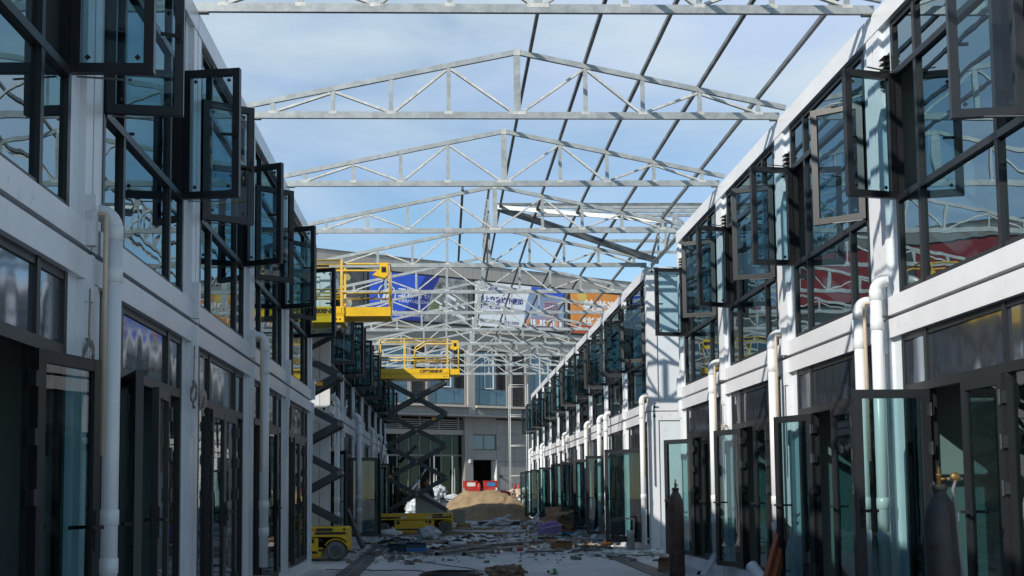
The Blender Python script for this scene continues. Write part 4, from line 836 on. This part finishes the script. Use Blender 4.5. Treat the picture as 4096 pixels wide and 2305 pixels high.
tubez('pipe_offcut', PVC, [G(2805, 2300), G(2850, 2205)+Vector((.25, .25, .08))], .065, 'white pipe offcut lying right of the brown cylinder', 'pipe', None, True)
tubez('pipe_offcut', PVC, [at_depth(3006, 2264, 13.7), at_depth(3110, 2400, 13.2)], .075, 'white pipe offcut with its open end toward the camera', 'pipe', None, True)
tubez('pipe_offcut', PVC, [c7(0, 490), c7(85, 490)], .06, 'white pipe offcut on the slab in front of the sand heap', 'pipe', None, True)
t = thing('pipe_stub', 'dirty white pipe stub standing up with a beige elbow tube, by the far right block', 'pipe', c7(1745, 870))
MB().lathe([(.072, 0), (.072, .38), (.076, .385), (.076, .46), (.05, .46)], 16).build('stub', mat('dirty_pvc', (.42, .42, .38), .6, var=.3, scale=12, fine=.5), t, True); MB().tube([(.06, 0, .40), (.065, 0, .66), (.05, 0, .685), (-.10, 0, .69)], .017, 8).build('beige_tube', PPR, t, True)
beamz('plank', WOOD, at_depth(3040, 2425, 12.62), at_depth(3134, 2075, 13.02), .05, .11, 'red-brown timber plank leaning against the second right downpipe', 'plank')
beamz('plank', WOOD, at_depth(3078, 2425, 12.66), at_depth(3148, 2100, 13.0), .05, .09, 'second red-brown timber strip behind the leaning plank', 'plank')
beamz('plank', OLDWOOD, c6(490, 640)+Vector((0, 0, .04)), at_depth(1388, 2040, 25.9), .07, .13, 'dark grey plank leaning against the far left block', 'plank')
beamz('plank', OLDWOOD, c6(720, 480)+Vector((0, 0, .03)), at_depth(1498, 2070, 31.2), .05, .10, 'grey plank leaning by the rear wheel of the street lift', 'plank')
beamz('board', OLDWOOD, c7(985, 768)+Vector((0, 0, .03)), c7(1260, 800)+Vector((0, 0, .03)), .25, .03, 'grey plywood board lying before the wide glass door', 'board')
carton('carton', CARD, c7(720, 795), (.40, .3, .14), .2, 'squashed brown carton alone in the street right of centre'); carton('carton', CARD, c7(2300, 1110), (.32, .3, .16), -.2, 'brown carton beside the brown gas cylinder foot')
blob('rag', BAGW, c7(1560, 900), (.42, .20, .07), 'crumpled white plastic by the end of the right drain', 'plastic', seed=13, amp=.7, f=4); blob('rag', BAGW, c7(2040, 890), (.24, .14, .06), 'grey-white rag at the corner foot of the far right block', 'rag', seed=14, amp=.7, f=4)
carton('carton', BAGW, c7(1230, 905), (.32, .14, .09), .1, 'small white carton left of the crumpled white plastic', flaps=False)
for q in range(4): p = c7(1500+q*40, 740); sheet('cardboard_sheet', CARD, (p.x+.1*q, p.y, .05+.03*q), (.7, .45), '%s rumpled cardboard piece under the wide glass door' % ['first', 'second', 'third', 'fourth'][q], 'cardboard', 'cardboard under the wide glass door', seed=50+q, amp=.10, rz=q*.8, tilt=(random.uniform(-.3, .5), random.uniform(-.4, .3)), f=2)
# grey sheet, trays and timber behind the street lift
tag(MB().prism([(-.50, 0), (.50, 0), (.50, .70), (.15, .98), (-.50, 1.42)], -.02, .02).build('leaning_sheet', mat('blue_grey_panel', (.52, .60, .66), .4, 0, var=.08, scale=1.5), None, False, (-.38, 34.15, 0)), 'plain blue-grey panel with a slanted top standing behind the street lift', 'panel')
for q in range(7): tag(MB().box(-.18, .18, -.15, .15, 0, .03).box(-.19, .19, -.16, .16, .03, .045).build('tray', mat('grey_tray', (.28, .28, .25), .6), None, False, (.45, 36.5, .25+q*.06), q*.02), '%s tray of the grey stack beside the street lift' % ['lowest', 'second lowest', 'third lowest', 'middle', 'third highest', 'second highest', 'topmost'][q], 'tray', 'stack of grey trays')
for q in range(5): tag(MB().box(-.30+.04*q, .30-.02*q, -.3, .3, 0, .047).build('timber_block', PALEWOOD if q == 4 else CARD, None, False, (.55, 36.4, q*.05), .05*q-.1), '%s timber layer under the grey trays' % ['lowest', 'second', 'middle', 'fourth', 'pale topmost'][q], 'timber', 'timber layers under the trays')
t = thing('panel_box', 'low black-sided box with a pale lid in front of the sand heap', 'box', c4(1700, 1100), .02)
MB().box(-.75, .75, -.3, .3, 0, .13).build('side', BLACK, t); MB().box(-.55, .78, -.34, .34, .131, .17).build('lid', SHEET, t)
beamz('metal_profile', SHEET, c4(1480, 1130)+Vector((0, 0, .05)), at_depth(1500+1860/3.435, 1780+965/3.435, 42.0), .08, .05, 'pale blue metal profile leaning up over the black-sided box', 'metal strip')
# far rubbish piles, crates
for q in range(24):
    a = random.random(); x = -1.45+2.2*a; z = random.uniform(0, 1.15)*(1-abs(a-.55)); 
    blob('rubbish_sack', [BAGW, BAGB, BAGW, SHEET][q % 4], (x, 54.2+random.uniform(-.5, .5), z), (random.uniform(.25, .48), .3, random.uniform(.18, .32)), '%s sack %s in the %s part of the far pile left of the sand' % (['white', 'pale blue', 'white', 'grey'][q % 4], 'high' if z > .35 else 'low', 'left' if x < -.7 else 'middle' if x < .05 else 'right'), 'sack', 'rubbish sacks left of the sand', seed=60+q, amp=.6, f=3)
for q in range(20):
    x, z = 2.9+1.3*random.random(), random.uniform(0, 1.1)
    blob('rubbish_sack', [BAGW, mat('beige_sack', (.45, .36, .28), .7, var=.3, scale=9), BAGW, REDP][q % 4], (x, 55.6+random.uniform(-.4, .4), z), (random.uniform(.22, .42), .28, random.uniform(.14, .25)), '%s sack %s in the %s part of the far pile right of the sand' % (['white', 'beige', 'white', 'red'][q % 4], 'high' if z > .5 else 'low', 'left' if x < 3.35 else 'middle' if x < 3.75 else 'right'), 'sack', 'rubbish sacks right of the sand', seed=90+q, amp=.6, f=3)
def crate(label, loc, rz, tilt=0.):
    t = thing('crate', label, 'crate', loc, rz, 'red crates behind the sand heap'); t.rotation_euler[1] = tilt; a, b, c = .30, .22, .34
    MB().box(-a, a, -b, b, 0, .015).build('base', REDP, t)
    for (x0, x1, y0, y1) in ((-a, a, -b, -b+.015), (-a, a, b-.015, b), (-a, -a+.015, -b+.015, b-.015), (a-.015, a, -b+.015, b-.015)):
        MB().box(x0, x1, y0, y1, .015, c).build('side', REDP, t)
    MB().box(-a-.02, a+.02, -b-.02, -b, c-.05, c).box(-a-.02, a+.02, b, b+.02, c-.05, c).build('rim', REDP, t)
for q, (x, z, lb) in enumerate(((1.25, 0, 'lowest red crate of the left stack'), (1.25, .345, 'second red crate of the left stack'), (1.23, .69, 'third red crate of the left stack'), (1.27, 1.035, 'fourth red crate of the left stack'), (1.20, 1.38, 'topmost red crate of the left stack'), (2.06, 0, 'lowest red crate of the right stack'), (2.04, .345, 'second red crate of the right stack'), (2.07, .69, 'third red crate of the right stack'), (2.08, 1.035, 'fourth red crate of the right stack'), (2.16, 1.38, 'topmost tilted red crate of the right stack'))):
    crate(lb+' behind the sand heap', (x, 54.6, z), random.uniform(-.35, .35), .0)
    if 'topmost' in lb: MB().box(-.2, .2, -.235, -.222, .08, .26).build('printed_label', LABELW if x < 1.5 else BLUEP, [o for o in COL.objects if o.get('label', '').startswith(lb)][0])
def extinguisher(label, loc):
    t = thing('fire_extinguisher', label, 'fire extinguisher', loc, 0, 'fire extinguishers on the far pile')
    MB().lathe([(.06, 0), (.075, .02), (.075, .33), (.05, .39), (.02, .41), (.02, .44)], 16).build('body', REDP, t, True); MB().tube([(0, 0, .44), (.03, 0, .47), (.09, 0, .46)], .012, 6).build('handle', BLACK, t, True)
extinguisher('left fire extinguisher standing on the far pile right of the sand', (3.42, 56.1, 1.12)); extinguisher('right fire extinguisher standing on the far pile right of the sand', (3.62, 56.15, 1.10)); extinguisher('fire extinguisher between the red crate stacks', (1.62, 54.3, 1.2))
for q in range(6):
    beamz('pale_plank', [WHITE, PALEWOOD, SHEET][q % 3], Vector((-2.3+.15*q, 44.5+1.1*q, .05+.03*(q % 3))), Vector((-.4+.1*q, 44.2+1.2*q, .06+.03*(q % 3))), .5, .06, '%s pale board on the sunlit ground behind the street lift' % ORD[q], 'board', 'pale boards on the sunlit ground')
# offcuts one can count
OFF = [OLDWOOD, SHEET, STEELB, PALEWOOD, WHITE]
for q in range(46):
    for _ in range(30):
        y = random.uniform(22.5, 41); x = random.gauss(-.1, 1.1)
        if -1.5 < x < 3.0 and not (-2.0 < x < .25 and 33.0 < y < 34.3): break
    a = random.gauss(0, .5)+(math.pi/2 if random.random() < .15 else 0); L_ = random.uniform(.3, 1.3); z = random.uniform(.015, .06)
    beamz('offcut', OFF[q % 5], Vector((x, y, z)), Vector((x+L_*math.cos(a), y+L_*math.sin(a), z+random.uniform(0, .05))), random.uniform(.03, .12), random.uniform(.01, .04), '%s %s offcut strip lying %s' % ('long' if L_ > .8 else 'short', ['grey timber', 'pale sheet-metal', 'dark steel', 'pale timber', 'white'][q % 5], 'behind the street lift' if y > 34.3 else 'beside the street lift' if y > 31 else 'between the alley lift and the street lift' if y > 25.5 else 'near the steel channels'), 'offcut', 'offcut strips scattered on the street')
# fine litter nobody could count
def litter(name, m, n, seed, ybias, szr):
    random.seed(seed); mb = MB()
    for _ in range(n):
        for _t in range(20):
            y = random.triangular(19.5, 46, ybias); x = random.choice((random.gauss(-.4, .8), random.uniform(-1.9, 3.6), random.gauss(3.2, .3)))
            if -2.0 < x < 3.85: break
        s_ = random.uniform(*szr)*random.choice((.5, .7, 1, 1, 1.5, 2.4)); a = random.uniform(0, 6.3); h = random.uniform(.004, .03)*min(1.5, s_/.05); c, d = math.cos(a)*s_, math.sin(a)*s_; e = random.uniform(.3, .9)
        P = [(x+c, y+d), (x-d*e, y+c*e), (x-c*random.uniform(.4, 1), y-d), (x+d*e, y-c*e*random.uniform(.4, 1))]; i = len(mb.v)
        mb.v += [(p[0], p[1], .003) for p in P]+[(x+(p[0]-x)*.8, y+(p[1]-y)*.8, h+random.uniform(0, h)) for p in P]
        mb.f += [(i+4, i+5, i+6, i+7)]+[(i+k, i+(k+1) % 4, i+4+(k+1) % 4, i+4+k) for k in range(4)]
    tag(mb.build(name, m), None, None, None, 'stuff')['label'] = {'g': 'grey rubble chips', 'p': 'pale paper and plastic scraps', 'd': 'dark dirt and leaf scraps', 'b': 'brown cardboard and wood crumbs'}[name[0]]+' strewn over the street'
litter('grey_rubble', CONC, 1100, 1, 27, (.015, .075)); litter('pale_scraps', BAGW, 420, 2, 28, (.02, .10)); litter('dark_scraps', OLDWOOD, 1500, 3, 25, (.012, .06)); litter('brown_scraps', CARD, 380, 4, 27, (.015, .075))
for q, (x, y, rz) in enumerate(((-1.0, 26.2, .4), (.9, 28.6, -.5), (1.9, 33.5, .2), (.3, 38.6, .7), (-.2, 25.0, 1.1), (2.6, 29.5, -.2), (-1.1, 29.6, .1))):
    sheet('torn_film', [BAGB, BAGW, MINT][q % 3], (x, y, .005), (.75, .45), '%s torn plastic film in the street rubble, counted away from the camera' % ['second', 'third', 'sixth', 'seventh', 'first', 'fourth', 'fifth'][q], 'plastic sheet', 'torn plastic films in the rubble', seed=70+q, amp=.07, rz=rz)
